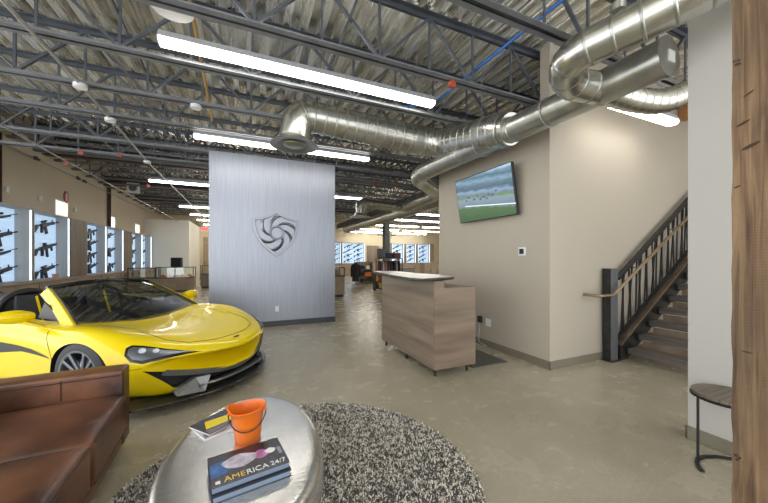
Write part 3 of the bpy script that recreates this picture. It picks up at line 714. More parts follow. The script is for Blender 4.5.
tag(obj('landing_beam', wd, wood('landing_pine', (.55, .26, .09), (.40, .18, .06), 'Y', 5.)), 'orange-brown timber beam high beside the stairs', 'beam')

# ------------------------------------------------------------------ timber post, side table
random.seed(5)
mb = MB(); rows = []
px0, px1, py0, py1 = 1.705, 1.945, .32, .56
for i in range(61):
    z = i*4.2/60; j = lambda: random.uniform(-.0022, .0022)
    row = [(px0+j(), py0+j(), z), (px0+j(), (py0+py1)/2+j(), z), (px0+j(), py1+j(), z), (px1, py1+j(), z), (px1, py0, z)]
    rows.append(row+[row[0]])
mb.grid(rows); mb.box(px0+.004, px1-.004, py0+.004, py1-.004, 4.19, 4.2)
t = thing('timber_post', 'rough reclaimed timber post standing close to the camera at the right edge', 'post', (0, 0, 0))
pst = obj('shaft', mb, 'timber', t)
for i, (y, z, ry, rz_, a) in enumerate([(.515, 2.06, .016, .003, -30), (.53, 1.955, .020, .0045, -24), (.51, 1.865, .026, .006, -22), (.545, 1.72, .010, .003, -25), (.52, 1.10, .014, .003, 5)]):
    mb = MB(); mb.lathe([(0, .0), (.6, .0012), (1, 0)], 14); o = obj('knot', mb, 'knot', pst); o.matrix_basis = Matrix.Translation((px0-.0025, y, z)) @ Matrix.Rotation(R(a), 4, 'X') @ Matrix.Rotation(R(-90), 4, 'Y') @ Matrix.Diagonal((rz_, ry, 1, 1))
for i, (y, z) in enumerate([(.553, 2.20), (.541, 2.198), (.548, 2.185), (.538, 2.183), (.548, .70), (.538, .695), (.545, .685)]):
    mb = MB(); mb.lathe([(.004, 0), (.004, .002)], 10); o = obj('nail_hole', mb, 'black', pst); o.location = (px0-.003, y, z); o.rotation_euler = (0, R(-90), 0)
t = thing('side_table', 'small round slatted side table with a thin black leg beside the timber post', 'table', (3.05, 1.02, 0))
mb = MB(); n = 40; rr = .185
for i in range(9):
    y0 = -rr + i*2*rr/9; y1 = y0+2*rr/9-.003; pl = []
    for k in range(7):
        y = y0+(y1-y0)*k/6; pl.append((math.sqrt(max(0, rr*rr-y*y)), y))
    poly = [(-x, y) for x, y in pl] + [(x, y) for x, y in pl[::-1]]
    mb.prism(poly, .488, .508)
obj('top', mb, wood('side_table_slats', (.20, .165, .12), (.13, .10, .07), 'X', 9.), t)
mb = MB()
for k in range(44):
    a = 2*PI*k/44; mb.tube([(rr*.985*math.cos(a), rr*.985*math.sin(a), .471), (rr*.985*math.cos(a), rr*.985*math.sin(a), .489)], .010, 8)
mb.lathe([(rr*.97, .468), (rr*.97, .487)], 40); obj('rim', mb, 'black', t, smooth=40)
obj('leg', MB().tube([(-.085, .125, .012), (-.085, .125, .488)], .008, 10), 'black', t, smooth=40)
bp_ = [(-.23, .045, .008), (-.20, .075, .008), (-.15, .105, .008), (-.085, .125, .008), (-.01, .12, .008), (.07, .085, .008), (.14, .02, .008)]
mb = MB()
for a, b in zip(bp_, bp_[1:]): mb.bar(a, b, .024, .014)
obj('foot', mb, 'black', t)

# ------------------------------------------------------------------ rug
RC = (.33, 2.01); RR = 1.125
t = thing('shag_rug', 'round black and white shag rug under the metal coffee table', 'rug', (RC[0], RC[1], 0))
mb = MB(); mb.lathe([(RR*.99, 0), (RR*.99, .010)], 72); obj('backing', mb, mat('rug_backing', (.09, .085, .08), .9), t)
rng = np.random.default_rng(4); NT = 30000
r_ = RR*np.sqrt(rng.random(NT)); a_ = rng.random(NT)*2*PI
bx, by = r_*np.cos(a_), r_*np.sin(a_)
h = rng.uniform(.018, .028, NT); lx = rng.normal(0, .010, NT); ly = rng.normal(0, .010, NT); wd = rng.uniform(.003, .0055, NT); th = rng.random(NT)*2*PI
V = np.zeros((NT, 7, 3)); 
for k in range(3):
    V[:, k, 0] = bx+wd*np.cos(th+k*2.0944); V[:, k, 1] = by+wd*np.sin(th+k*2.0944); V[:, k, 2] = .008
    V[:, k+3, 0] = bx+lx*.5+wd*.9*np.cos(th+k*2.0944); V[:, k+3, 1] = by+ly*.5+wd*.9*np.sin(th+k*2.0944); V[:, k+3, 2] = h*.72
V[:, 6, 0] = bx+lx; V[:, 6, 1] = by+ly; V[:, 6, 2] = h
fb = []
for k in range(3): fb += [[k, (k+1) % 3, (k+1) % 3+3, k+3], [k+3, (k+1) % 3+3, 6]]
me = bpy.data.meshes.new('pile'); F = []
for i in range(NT):
    o7 = i*7; F += [[q+o7 for q in f] for f in fb]
me.from_pydata(V.reshape(-1, 3).tolist(), [], F); me.materials.append(M['shag'])
o = bpy.data.objects.new('pile', me); link(o, t); o['kind'] = 'stuff'

# ------------------------------------------------------------------ coffee table and the things on it
t = thing('coffee_table', 'low oval hammered aluminium coffee table standing on the shag rug', 'table', (-.008, 1.91, .034), R(-5))
prof = [(.70, 0), (.80, .03), (.91, .09), (.975, .16), (1.0, .225), (.998, .265), (.985, .305), (.96, .337), (.925, .355), (.87, .364), (.75, .367)]
mb = MB(); mb.lathe([(a, z) for a, z in prof], 72, .425, .72); obj('body', mb, 'table', t, smooth=60)
TOP = .034+.367
t = thing('orange_bucket', 'orange plastic bucket with a black wire handle on the coffee table', 'bucket', (.005, 1.975, TOP), R(-15))
mb = MB(); n = 40; rows = []
prof = [(.064, .0), (.069, .006), (.073, .05), (.082, .12), (.090, .17), (.098, .178), (.100, .186), (.094, .188), (.086, .172), (.078, .12), (.069, .05), (.064, .012), (.0, .010)]
for r, z in prof:
    row = []
    for k in range(n+1):
        a = 2*PI*k/n; lift = .016*math.exp(-((math.cos(a-PI)-1)**2)/.02)*(z/.18)**4 + (.008*math.cos(a)*(z/.18)**2 if z > .1 else 0); rad = r*(1+.13*math.exp(-((math.cos(a-PI)-1)**2)/.01)*(z/.18)**3)
        row.append((rad*math.cos(a), rad*math.sin(a), z+lift))
    rows.append(row)
mb.grid(rows); mb.lathe([(.0, 0), (.064, 0)], n, close=False); obj('shell', mb, 'orange', t, smooth=50)
mb = MB(); mb.tube([(.103*math.cos(a), .103*math.sin(a), .165-.075*math.sin((a-R(200))/R(160)*PI)) for a in [R(200+160*i/20) for i in range(21)]], .0035, 8); obj('handle', mb, 'black', t, smooth=60)
for a in (200, 360):
    mb = MB(); mb.tube([(.090*math.cos(R(a)), .090*math.sin(R(a)), .165), (.108*math.cos(R(a)), .108*math.sin(R(a)), .165)], .008, 10); obj('handle_lug', mb, 'orange', t, smooth=40)
def text(name, s, size, loc, m, parent, rot=(0, 0, 0), ext=.0005, wide=.1):
    c = bpy.data.curves.new(name, 'FONT'); c.body = s; c.size = size; c.extrude = ext; c.align_x = 'LEFT'
    c.materials.append(M[m] if isinstance(m, str) else m); f = bpy.data.objects.new('font', c); COL.objects.link(f); dg = bpy.context.evaluated_depsgraph_get(); dg.update(); me = bpy.data.meshes.new_from_object(f.evaluated_get(dg)); bpy.data.objects.remove(f)
    o = bpy.data.objects.new(name, me); link(o, parent); o.location = loc; o.rotation_euler = rot; x0 = min(v.co.x for v in me.vertices); o.scale = (wide/(max(v.co.x for v in me.vertices)-x0), 1, 1); return o
M['cover'] = mat('dark_book_cover', (.016, .017, .028), .25, coat=.3); M['pages'] = mat('blue_grey_pages', (.19, .245, .33), .6, noise=.2, scale=40, stretch=(1, 1, 20))
M['ink_gold'] = mat('gold_ink', (.75, .52, .12), .4); M['ink_white'] = mat('white_ink', (.78, .76, .74), .4); M['ink_blue'] = mat('blue_ink', (.04, .16, .42), .35, col2=(.015, .03, .10), scale=18)
M['ink_pale'] = mat('pale_ink', (.62, .60, .66), .35, col2=(.30, .28, .36), scale=28); M['ink_pink'] = mat('pink_ink', (.60, .20, .42), .35, col2=(.22, .08, .22), scale=22)
def book(loc, rz, label, top_):
    t = thing('hardcover_book', label, 'book', loc, rz, 'coffee table books')
    w, d, h = .336, .245, .029
    obj('page_block', MB().box(-w/2+.004, w/2-.005, -d/2+.004, d/2-.004, .003, h-.003), 'pages', t)
    c = obj('cover', MB().box(-w/2, w/2, -d/2, d/2, h-.003, h).box(-w/2, w/2, -d/2, d/2, 0, .003).box(-w/2, w/2, d/2-.003, d/2, 0, h), 'cover', t)
    if top_:
        z = h
        def blob(nm, pts, m, dz): obj(nm, MB().prism(pts, z, z+dz), m, c)
        def ell(cx, cy, a, b, n=22, ph=0, wob=0.): return [(cx+a*math.cos(2*PI*k/n)*(1+wob*math.sin(5*2*PI*k/n)), cy+b*math.sin(2*PI*k/n)*(1+wob*math.cos(4*2*PI*k/n))) for k in range(n)]
        blob('cover_blue_patch', [(-.165, -.06), (-.165, .045), (-.11, .06), (-.06, .035), (-.08, -.02), (-.10, -.045)], 'ink_blue', .0004)
        blob('cover_pale_patch', ell(-.035, .022, .078, .052, 26, 0, .06), 'ink_pale', .0007)
        blob('cover_pink_patch', ell(.062, .020, .040, .035, 22, 0, .08), 'ink_pink', .0006)
        blob('cover_white_patch', ell(.108, .024, .026, .022, 18, 0, .1), 'ink_white', .0008)
        blob('cover_square', [(-.150, -.105), (-.131, -.105), (-.131, -.084), (-.150, -.084)], 'ink_white', .0006)
        text('title_lettering', 'AME', .050, (-.116, -.106, z+.0012), 'ink_gold', c, wide=.088); text('title_lettering', 'RICA', .050, (-.024, -.106, z+.0012), 'ink_white', c, wide=.096); text('title_lettering', '24/7', .046, (.084, -.104, z+.0012), 'ink_white', c, wide=.070)
        for q in range(3): obj('cover_small_lines', MB().box(.142+q*.006, .1445+q*.006, -.03, .035, z, z+.0006), 'ink_pale', c)
    return t
book((.012, 1.650, TOP), R(9.2), 'lower of the two books stacked under the bucket, blue-grey page edges', False)
book((.006, 1.668, TOP+.0295), R(9.2), 'upper dark picture book with AMERICA 24/7 on its cover', True)
def magazine(loc, rz, label, a, b, c):
    t = thing('magazine', label, 'magazine', loc, rz, 'magazines on the coffee table')
    obj('pages', MB().box(-.135, .135, -.1, .1, 0, .006), 'ink_white', t)
    cv = obj('cover', MB().box(-.135, .135, -.1, .1, .006, .0068), a, t)
    obj('cover_picture', MB().prism([(-.11, -.03), (.12, -.075), (.12, .0), (.03, .03), (-.06, .06)], .0068, .0074), b, cv)
    obj('cover_picture', MB().prism([(-.13, -.09), (-.02, -.09), (.03, -.06), (-.12, -.04)], .0068, .0072), c, cv)
magazine((-.150, 2.205, TOP), R(28), 'magazine underneath, grey cover sticking out below the yellow car magazine', 'ink_pale', 'cover', 'greytrim')
magazine((-.160, 2.245, TOP+.0078), R(40), 'upper magazine with a yellow car on its dark cover, left of the bucket', 'cover', 'yellow', 'greytrim')

# ------------------------------------------------------------------ leather sofa
t = thing('leather_sofa', 'brown waxed leather sofa at the left edge in front of the car', 'sofa', (-.845, 3.075, 0), R(3.4))
XF = -.845
def soft(name, x0, x1, y0, y1, z0, z1, crown=.03, r=.045, m='leather', parent=t):
    """puffed box: rounded edges and a crowned top"""
    nx, ny = 10, 10; mb = MB(); top = []; 
    def z(u, v, hi): 
        k = (1-(2*u-1)**4)*(1-(2*v-1)**4); return (z1-crown+crown*k) if hi else z0
    for hi in (1, 0):
        mb.grid([[(x0+(x1-x0)*i/nx, y0+(y1-y0)*j/ny, z(i/nx, j/ny, hi)) for j in range(ny+1)] for i in range(nx+1)])
    ring = [(i, 0) for i in range(nx)]+[(nx, j) for j in range(ny)]+[(nx-i, ny) for i in range(nx)]+[(0, ny-j) for j in range(ny)]
    vs = []; K = len(ring)
    for hi in (1, 0): vs += [(x0+(x1-x0)*i/nx, y0+(y1-y0)*j/ny, z(i/nx, j/ny, hi)) for i, j in ring]
    mb.add(vs, [[k, (k+1) % K, K+(k+1) % K, K+k] for k in range(K)])
    me = mb.mesh(name, [M[m]]); bm = bmesh.new(); bm.from_mesh(me); bmesh.ops.remove_doubles(bm, verts=bm.verts, dist=1e-5); bmesh.ops.recalc_face_normals(bm, faces=bm.faces); bm.to_mesh(me); bm.free()
    me.polygons.foreach_set('use_smooth', [True]*len(me.polygons))
    o = bpy.data.objects.new(name, me); link(o, parent); b = o.modifiers.new('bevel', 'BEVEL'); b.width = r; b.segments = 4; b.limit_method = 'ANGLE'; b.angle_limit = R(50)
    return o
soft('base_frame', -1.80, XF-.012, .77, 2.90, .06, .165, 0, .02)
for y0, y1 in ((2.895, 3.075), (.60, .775)):
    ar = soft('arm', -1.86, XF-.005, y0, y1, .06, .625, .006, .022)
    yi = y0-.004 if y0 > 1 else y1+.004
    for z in (.585,):
        obj('seam', MB().tube([(-1.8, yi, z), (XF-.02, yi, z)], .0035, 6), 'leather_dark', ar, smooth=60)
    obj('seam', MB().tube([(-1.19, yi, .46), (-1.19, yi, .60)], .003, 6), 'leather_dark', ar, smooth=60)
for i in range(3):
    y1 = 2.892-i*.704; cu = soft('seat_cushion', -1.62, XF+.022, y1-.698, y1, .172, .475, .03, .035)
    for z in (.20, .432):
        obj('piping', MB().tube([(XF+.023, y1-.67, z), (XF+.023, y1-.03, z)], .004, 6), 'leather_dark', cu, smooth=60)
    soft('back_cushion', -1.74, -1.50, y1-.698, y1, .40, .64, .03, .06)
soft('back', -1.93, -1.74, .62, 3.06, .06, .62, .006, .03)
for x, y in ((-.95, 3.0), (-.95, .68), (-1.85, 3.0), (-1.85, .68)):
    obj('foot', MB().lathe([(.02, 0), (.026, .062)], 12, c=(x, y, 0)), 'black', t, smooth=40)

for o in [c for c in t.children] : o.location = Vector(o.location)+Vector((.845, -3.075, 0))

# ------------------------------------------------------------------ lit display bays on the left wall
def rifle_mesh(kind):
    """silhouette rifle lying in the local XZ plane, muzzle towards +x, centre at 0"""
    mb = MB(); b = lambda x0, x1, z0, z1, t=.045: mb.box(x0, x1, -t/2, t/2, z0, z1)
    if kind == 'carbine':
        b(-.10, .12, -.02, .055); b(.12, .36, -.008, .05, .05); mb.tube([(.36, 0, .02), (.50, 0, .02)], .010, 8); mb.tube([(.47, 0, .02), (.53, 0, .02)], .016, 8)
        mb.prism([(-.10, .0), (-.06, .0), (-.09, -.13), (-.13, -.13)], -.02, .02, 'Y'); mb.prism([(.0, -.02), (.065, -.02), (.085, -.17), (.02, -.18)], -.015, .015, 'Y')
        mb.tube([(-.10, 0, .03), (-.26, 0, .03)], .016, 8); mb.prism([(-.22, .055), (-.40, .05), (-.41, -.08), (-.36, -.09), (-.24, .0)], -.02, .02, 'Y')
        b(-.06, .06, .055, .07, .02); mb.tube([(-.07, 0, .095), (.09, 0, .095)], .022, 10); mb.prism([(.30, .05), (.33, .05), (.32, .10), (.31, .10)], -.006, .006, 'Y')
    elif kind == 'long':
        b(-.08, .16, -.015, .045); mb.prism([(.16, .04), (.42, .03), (.42, -.002), (.16, -.015)], -.022, .022, 'Y'); mb.tube([(.16, 0, .028), (.66, 0, .028)], .010, 8)
        mb.prism([(-.08, .03), (-.08, -.01), (-.13, -.08), (-.17, -.08), (-.16, -.02), (-.46, -.10), (-.47, .02)], -.02, .02, 'Y')
        mb.tube([(-.10, 0, .085), (.18, 0, .085)], .018, 10); mb.tube([(.12, 0, .085), (.2, 0, .085)], .026, 10); b(-.04, -.02, .045, .08, .02); b(.08, .10, .045, .08, .02); b(.02, .08, -.075, -.015, .025)
    else:
        b(-.14, .20, -.02, .05); b(.20, .40, .0, .045, .055); mb.tube([(.40, 0, .022), (.47, 0, .022)], .02, 8); mb.prism([(-.10, -.02), (-.05, -.02), (-.08, -.14), (-.12, -.14)], -.02, .02, 'Y')
        mb.prism([(.05, -.02), (.10, -.02), (.10, -.20), (.05, -.20)], -.014, .014, 'Y'); mb.prism([(-.14, .04), (-.36, .045), (-.36, -.085), (-.32, -.085), (-.24, .0), (-.14, .0)], -.018, .018, 'Y')
        b(-.05, .12, .05, .062, .02); b(.0, .07, .062, .115, .04); mb.prism([(.24, .0), (.28, .0), (.27, -.10), (.25, -.10)], -.015, .015, 'Y')
    return mb
RM = {}
def rifle(kind, m, loc, rot, label, group):
    if (kind, m) not in RM: RM[(kind, m)] = rifle_mesh(kind).mesh('rifle', [M[m]])
    o = bpy.data.objects.new('rifle', RM[(kind, m)]); link(o); o.location = loc; o.rotation_euler = rot; return tag(o, label, 'rifle', group)
XB, XR = -4.99, -4.67
bays = [(8.45, 10.16), (10.21, 11.88), (12.92, 14.46), (14.50, 16.15), (17.17, 18.72), (18.76, 20.3)]
M['slat_white'] = mat('white_slatwall', (.66, .76, .88), .4)
for i, (y0, y1) in enumerate(bays):
    t = thing('display_bay', '%s lit display bay from the picture edge on the tan left wall' % ORD[i], 'display bay', (0, 0, 0), 0, 'lit display bays')
    mb = MB(); k = 12
    for q in range(k): mb.box(XB, XB+.02, y0+.03, y1-.03, .92+q*1.66/k+.006, .92+(q+1)*1.66/k-.006)
    mb.box(XB-.008, XB+.012, y0+.03, y1-.03, .92, 2.58); obj('slatwall_back', mb, 'slat', t)
    for y in (y0, y1-.025): obj('side_panel', MB().box(XB, XR, y, y+.025, .90, 2.61), 'case_grey', t)
    obj('top_panel', MB().box(XB, XR, y0+.025, y1-.025, 2.585, 2.61), 'case_grey', t)
    obj('bottom_panel', MB().box(XB, XR, y0+.025, y1-.025, .90, .92), 'case_grey', t)
    for y in (y0+.026, y1-.037): obj('light_strip', MB().box(XR-.035, XR-.01, y, y+.010, .93, 2.58), 'lamp_case', t)
    kinds = [['long', 'carbine', 'long', 'carbine'], ['carbine', 'smg', 'carbine'], ['smg', 'carbine', 'smg', 'carbine'], ['long', 'carbine', 'smg'], ['carbine', 'smg', 'carbine'], ['long', 'carbine', 'long']][i]
    n = len(kinds)
    for r_, kd in enumerate(kinds):
        z = 2.30-r_*(1.20/(n-1)); s = 1.25 if kd != 'long' else 1.05
        rw = ['top', 'second', 'third', 'bottom'][r_] if n == 4 else ['top', 'middle', 'bottom'][r_]
        cols = (y1-.72,) if kd == 'long' else (y1-.70,)
        for y in cols:
            o = rifle(kd, 'gun', (XB+.075, y, z), (R(-14), 0, PI/2), 'black rifle in the %s row of the %s lit bay from the picture edge' % (rw, ORD[i]), 'rifles on the left wall'); o.scale = (s, s, s)
            o.rotation_euler = Euler((0, R(-12), PI/2)); 
for i, (y0, y1) in enumerate([(11.90, 12.90), (16.17, 17.15)]):
    tag(obj('wood_panel', MB().box(-4.999, XR+.005, y0, y1, .90, 2.60), 'case_dark', bevel=.004), ['brown wood filler panel between the second and third lit bays', 'brown wood filler panel between the fourth and fifth lit bays'][i], 'panel', 'filler panels')
tag(obj('long_counter', MB().box(-4.999, -4.46, 8.3, 20.3, .865, .898), 'case_wood', bevel=.004), 'long light oak counter running under the lit display bays', 'counter')
for i in range(7):
    y0 = 8.3+i*1.714; t = thing('base_cabinet', '%s oak base cabinet from the picture edge under the lit bays' % ORD[i], 'cabinet', (0, 0, 0), 0, 'base cabinets under the bays')
    obj('carcass', MB().box(-4.999, -4.50, y0+.005, y0+1.709, 0, .862), 'case_wood', t)
    for j in range(2):
        a = y0+.02+j*.845; dr = obj('drawer', MB().box(-4.50, -4.482, a, a+.83, .66, .85), 'case_wood', t, bevel=.003)
        mb = MB(); mb.tube([(-4.482, a+.415, .76), (-4.45, a+.415, .76)], .022, 10); obj('knob', mb, 'black', dr, smooth=40)
        obj('door', MB().box(-4.50, -4.482, a, a+.83, .08, .65), 'case_wood', t, bevel=.003)
tag(obj('white_panel', MB().box(-4.445, -4.42, 17.4, 18.1, 0, .93), 'white_metal', bevel=.004), 'pale panel leaning against the counter below the farthest lit bays', 'panel')
tag(obj('counter_cup', MB().lathe([(.05, 0), (.065, .14)], 14), mat('peach_cup', (.55, .33, .22), .5), smooth=40, loc=(-4.58, 10.9, .898)), 'small peach cup on the counter below the second lit bay', 'cup')
# signs and small boxes on the left wall
t = thing('wall_sign', 'narrow red sign with a white mark on the tan left wall', 'sign', (-4.985, 12.45, 3.28))
obj('plate', MB().prism([(.13*math.cos(a), .19*math.sin(a)) for a in [2*PI*k/16 for k in range(16)]], -.01, .01, 'X'), 'red', t); obj('white_mark', MB().box(.01, .014, -.025, .025, -.11, .11), 'plastic_white', t)
for y, z, lb in ((11.15, 3.02, 'above the second lit bay'), (12.95, 2.98, 'above the first wood panel'), (9.9, 3.0, 'above the first lit bay')):
    tag(obj('wall_box', MB().box(-4.999, -4.95, y-.04, y+.04, z-.07, z+.07), 'plastic_white', bevel=.006), 'small white box on the tan wall '+lb, 'wall box', 'white wall boxes')
for y, lb in ((10.81, 'nearest the picture edge'), (12.95, 'left one of the close pair'), (13.36, 'right one of the close pair')):
    mb = MB(); mb.box(-4.94, -4.88, y-.04, y+.04, 3.94, 4.03); mb.tube([(-4.88, y, 3.97), (-4.84, y, 3.94)], .032, 12)
    tag(obj('emergency_light', mb, 'steel_grey', smooth=40), 'small dark floodlight on the wall conduit, '+lb, 'floodlight', 'wall floodlights')
t = thing('alarm_box', 'white square box with a round face on the farther brown girder', 'box', (-4.05, 15.03, 4.17))
obj('case', MB().box(-.2, .2, -.05, .05, -.2, .2), 'white_metal', t, bevel=.01); obj('round_face', MB().tube([(0, -.05, 0), (0, -.06, 0)], .13, 20), 'steel_grey', t)
t = thing('exit_sign', 'small red lit sign hanging above the far doors', 'sign', (-2.45, 22.6, 3.28))
obj('case', MB().box(-.22, .22, -.03, .03, -.13, .13), 'white_metal', t, bevel=.01); obj('lit_face', MB().box(-.19, .19, -.034, -.03, -.10, .10), emit('sign_red', (.9, .12, .10), 1.2), t); obj('stem', MB().tube([(0, 0, .13), (0, 0, .26)], .012, 8), 'white_metal', t)

# ------------------------------------------------------------------ glass display cases
def glass_case(x0, x1, y0, y1, zb, zt, label, m='case_wood'):
    t = thing('glass_display_case', label, 'display case', (0, 0, 0))
    obj('plinth', MB().box(x0+.04, x1-.04, y0+.04, y1-.04, 0, .09), 'black', t)
    obj('base', MB().box(x0, x1, y0, y1, .09, zb), m, t, bevel=.004)
    obj('deck_board', MB().box(x0+.02, x1-.02, y0+.02, y1-.02, zb, zb+.008), 'case_dark', t)
    mb = MB(); f = .03
    for x in (x0, x1-f):
        for y in (y0, y1-f): mb.box(x, x+f, y, y+f, zb, zt)
    for z in (zb, zt-f):
        for y in (y0, y1-f): mb.box(x0, x1, y, y+f, z, z+f)
        for x in (x0, x1-f): mb.box(x, x+f, y0, y1, z, z+f)
    n = max(1, round((x1-x0)/.75))
    for k in range(1, n): q = x0+(x1-x0)*k/n; mb.box(q-f/2, q+f/2, y0, y0+f, zb, zt)
    obj('frame', mb, 'black', t)
    mb = MB(); mb.box(x0+.01, x1-.01, y0+.01, y0+.016, zb+.03, zt-.03); obj('front_glass', mb, 'clear', t)
    mb = MB(); mb.box(x0+.01, x1-.01, y0+.01, y1-.01, zt-.008, zt); obj('top_glass', mb, 'clear', t)
    return t
glass_case(-3.45, -2.10, 15.55, 16.25, .60, 1.07, 'oak and glass display case with orange boxes below the off-white wall')
glass_case(-4.40, -3.47, 15.62, 16.25, .60, 1.05, 'glass display case between the lit bays and the orange box case')
glass_case(-2.02, -.6, 17.0, 17.7, .66, 1.10, 'darker display case beside the metal partition edge', 'case_dark')
glass_case(2.1, 3.34, 11.25, 11.9, .76, 1.11, 'oak display case just right of the metal partition')
for i in range(5):
    mb = MB(); mb.box(-.105, .105, -.07, .07, 0, .09); mb.box(-.07, .07, -.05, .05, .09, .13)
    tag(obj('orange_box', mb, 'orange', loc=(-3.25+i*.24, 15.8, .608)), '%s small orange box from the left inside the case below the off-white wall' % ORD[i], 'box', 'orange boxes in the glass case')
for i in range(4):
    mb = MB(); mb.box(-.08, .08, -.06, .06, 0, .10); mb.box(-.05, .05, -.04, .04, .10, .22)
    tag(obj('orange_tool', mb, ['orange', 'red_tag'][i % 2], loc=(2.35+i*.25, 11.5, .768)), '%s orange item from the left inside the case beside the metal partition' % ORD[i], 'tool', 'orange items in the case')
t = thing('black_speaker', 'black box speaker standing on the case below the off-white wall', 'speaker', (-2.78, 15.95, 1.07))
obj('cabinet', MB().box(-.2, .2, -.15, .15, 0, .40), 'black_plastic', t, bevel=.02); obj('grille', MB().box(-.16, .16, -.156, -.15, .04, .36), 'fabric_black', t)

# ------------------------------------------------------------------ back room
YB = 24.58
def back_bay(x0, x1, label):
    t = thing('back_display_bay', label, 'display bay', (0, 0, 0), 0, 'lit bays on the cream wall')
    mb = MB(); 
    for q in range(10): mb.box(x0+.03, x1-.03, YB-.03, YB, 1.04+q*.162, 1.04+q*.162+.152)
    obj('slatwall_back', mb, 'slat', t)
    for x in (x0, x1-.03): obj('side_panel', MB().box(x, x+.03, YB-.33, YB, 1.02, 2.68), 'case_grey', t)
    obj('top_panel', MB().box(x0, x1, YB-.33, YB, 2.68, 2.71), 'case_grey', t); obj('bottom_panel', MB().box(x0, x1, YB-.33, YB, .99, 1.02), 'case_grey', t)
    for x in (x0+.031, x1-.05): obj('light_strip', MB().box(x, x+.02, YB-.32, YB-.29, 1.04, 2.66), 'lamp_case', t)
for i, (x0, x1) in enumerate([(5.9, 6.90), (7.0, 8.95), (11.4, 12.55), (12.8, 13.75), (13.95, 15.2)]):
    back_bay(x0, x1, '%s lit rifle bay from the left on the cream back wall' % ORD[i])
    for r_ in range(4):
        for c_ in range(2 if i == 1 else 1):
            x = (x0+x1)/2 if i != 1 else x0+.55+c_*.85
            o = rifle(['carbine', 'smg', 'long', 'carbine'][(r_+i+c_) % 4], 'gun', (x, YB-.10, 2.42-r_*.38+.06*c_), (0, R(-20), 0), 'black rifle, row %s, %s lit bay of the cream back wall%s' % (['one', 'two', 'three', 'four'][r_], ORD[i], '' if i != 1 else [', left', ', right'][c_]), 'rifles on the back wall'); o.scale = (.98, .98, .98)
for x0, x1, lb in ((11.15, 11.39, 'left'), (15.22, 15.6, 'right')):
    tag(obj('wood_panel', MB().box(x0, x1, YB-.34, YB, .99, 2.72), 'case_wood'), 'oak end panel on the %s of the three right-hand rifle bays' % lb, 'panel', 'end panels on the back wall')
tag(obj('low_counter', MB().box(5.9, 15.6, YB-.6, YB-.02, 0, .96), 'case_wood', bevel=.004), 'long low oak counter along the cream back wall', 'counter')
tag(obj('wall_alcove', MB().box(9.25, 10.3, YB-.05, YB, .97, 2.5), 'case_dark'), 'brown recess panel between the two groups of rifle bays', 'panel')
t = thing('product_gondola', 'oak shelf stand with boxes facing the reception in the back room', 'shelf', (6.12, 16.6, 0))
obj('back', MB().box(-.42, .42, .25, .28, 0, 1.24), 'case_wood', t)
for x in (-.42, .39): obj('side', MB().box(x, x+.03, -.2, .25, 0, 1.24), 'case_wood', t)
for z in (.05, .42, .80): obj('shelf', MB().box(-.39, .39, -.2, .25, z, z+.025), 'case_wood', t)
for i, (x, z, m) in enumerate([(-.2, .825, 'fabric_navy'), (.15, .825, 'white_metal'), (-.22, .445, 'fabric_navy'), (.05, .445, 'orange'), (.26, .445, 'orange'), (-.1, .075, 'black_plastic')]):
    mb = MB(); mb.box(-.10, .10, -.08, .1, 0, .2); mb.box(-.06, .06, -.082, -.08, .04, .15)
    tag(obj('product_box', mb, m, loc=(6.12+x, 16.6, z), bevel=.004), ['navy box on the top shelf of the oak shelf stand', 'white box on the top shelf of the oak shelf stand', 'navy box on the middle shelf of the oak shelf stand', 'left orange box on the middle shelf of the oak stand', 'right orange box on the middle shelf of the oak stand', 'black box on the bottom shelf of the oak shelf stand'][i], 'box', 'boxes on the shelf stand')
t = thing('jacket_display', 'black jacket hung on a stand left of the oak shelf stand', 'jacket', (5.42, 16.2, 0))
mb = MB(); rows = []
for z, a, b_ in [(.18, .19, .12), (.5, .19, .13), (.85, .20, .14), (1.02, .21, .13), (1.10, .20, .10), (1.16, .08, .07), (1.22, .075, .07)]: rows.append([(a*math.cos(2*PI*k/20), b_*math.sin(2*PI*k/20), z) for k in range(21)])
mb.grid(rows); jk = obj('jacket', mb, 'fabric_black', t, smooth=60)
for s in (-1, 1): obj('sleeve', MB().tube([(s*.17, 0, 1.06), (s*.23, -.02, .80), (s*.24, -.05, .42)], [.08, .075, .055], 12), 'fabric_black', jk, smooth=60)
obj('stand', MB().tube([(0, 0, .02), (0, 0, 1.2)], .018, 8).lathe([(.2, 0), (.2, .02)], 20), 'black', t)
t = thing('merchandise_rack', 'tall dark rack with garments in front of the grey column', 'rack', (6.2, 13.5, 0))
for x in (-.62, .58):
    for y in (-.2, .16): obj('post', MB().box(x, x+.04, y, y+.04, 0, 1.44), 'black', t)
for z in (.3, 1.40): obj('shelf', MB().box(-.62, .62, -.2, .2, z, z+.04), 'case_dark', t)
obj('rail', MB().tube([(-.6, 0, 1.3), (.6, 0, 1.3)], .014, 8), 'black', t)
for i, m in enumerate(['fabric_red', 'ink_pale', 'case_wood', 'fabric_red', 'fabric_navy', 'fabric_black', 'case_wood', 'fabric_black']):
    mb = MB(); x = -.5+i*.14; mb.prism([(-.035, .42), (.035, .42), (.04, 1.1), (.02, 1.2), (.006, 1.29), (-.006, 1.29), (-.02, 1.2), (-.04, 1.1)], -.17, .17, 'Y')
    tag(obj('hanging_garment', mb, m, loc=(6.2+x, 13.5, 0), bevel=.01), '%s garment from the left hanging on the dark rack in the back room' % ORD[i], 'garment', 'garments on the dark rack')
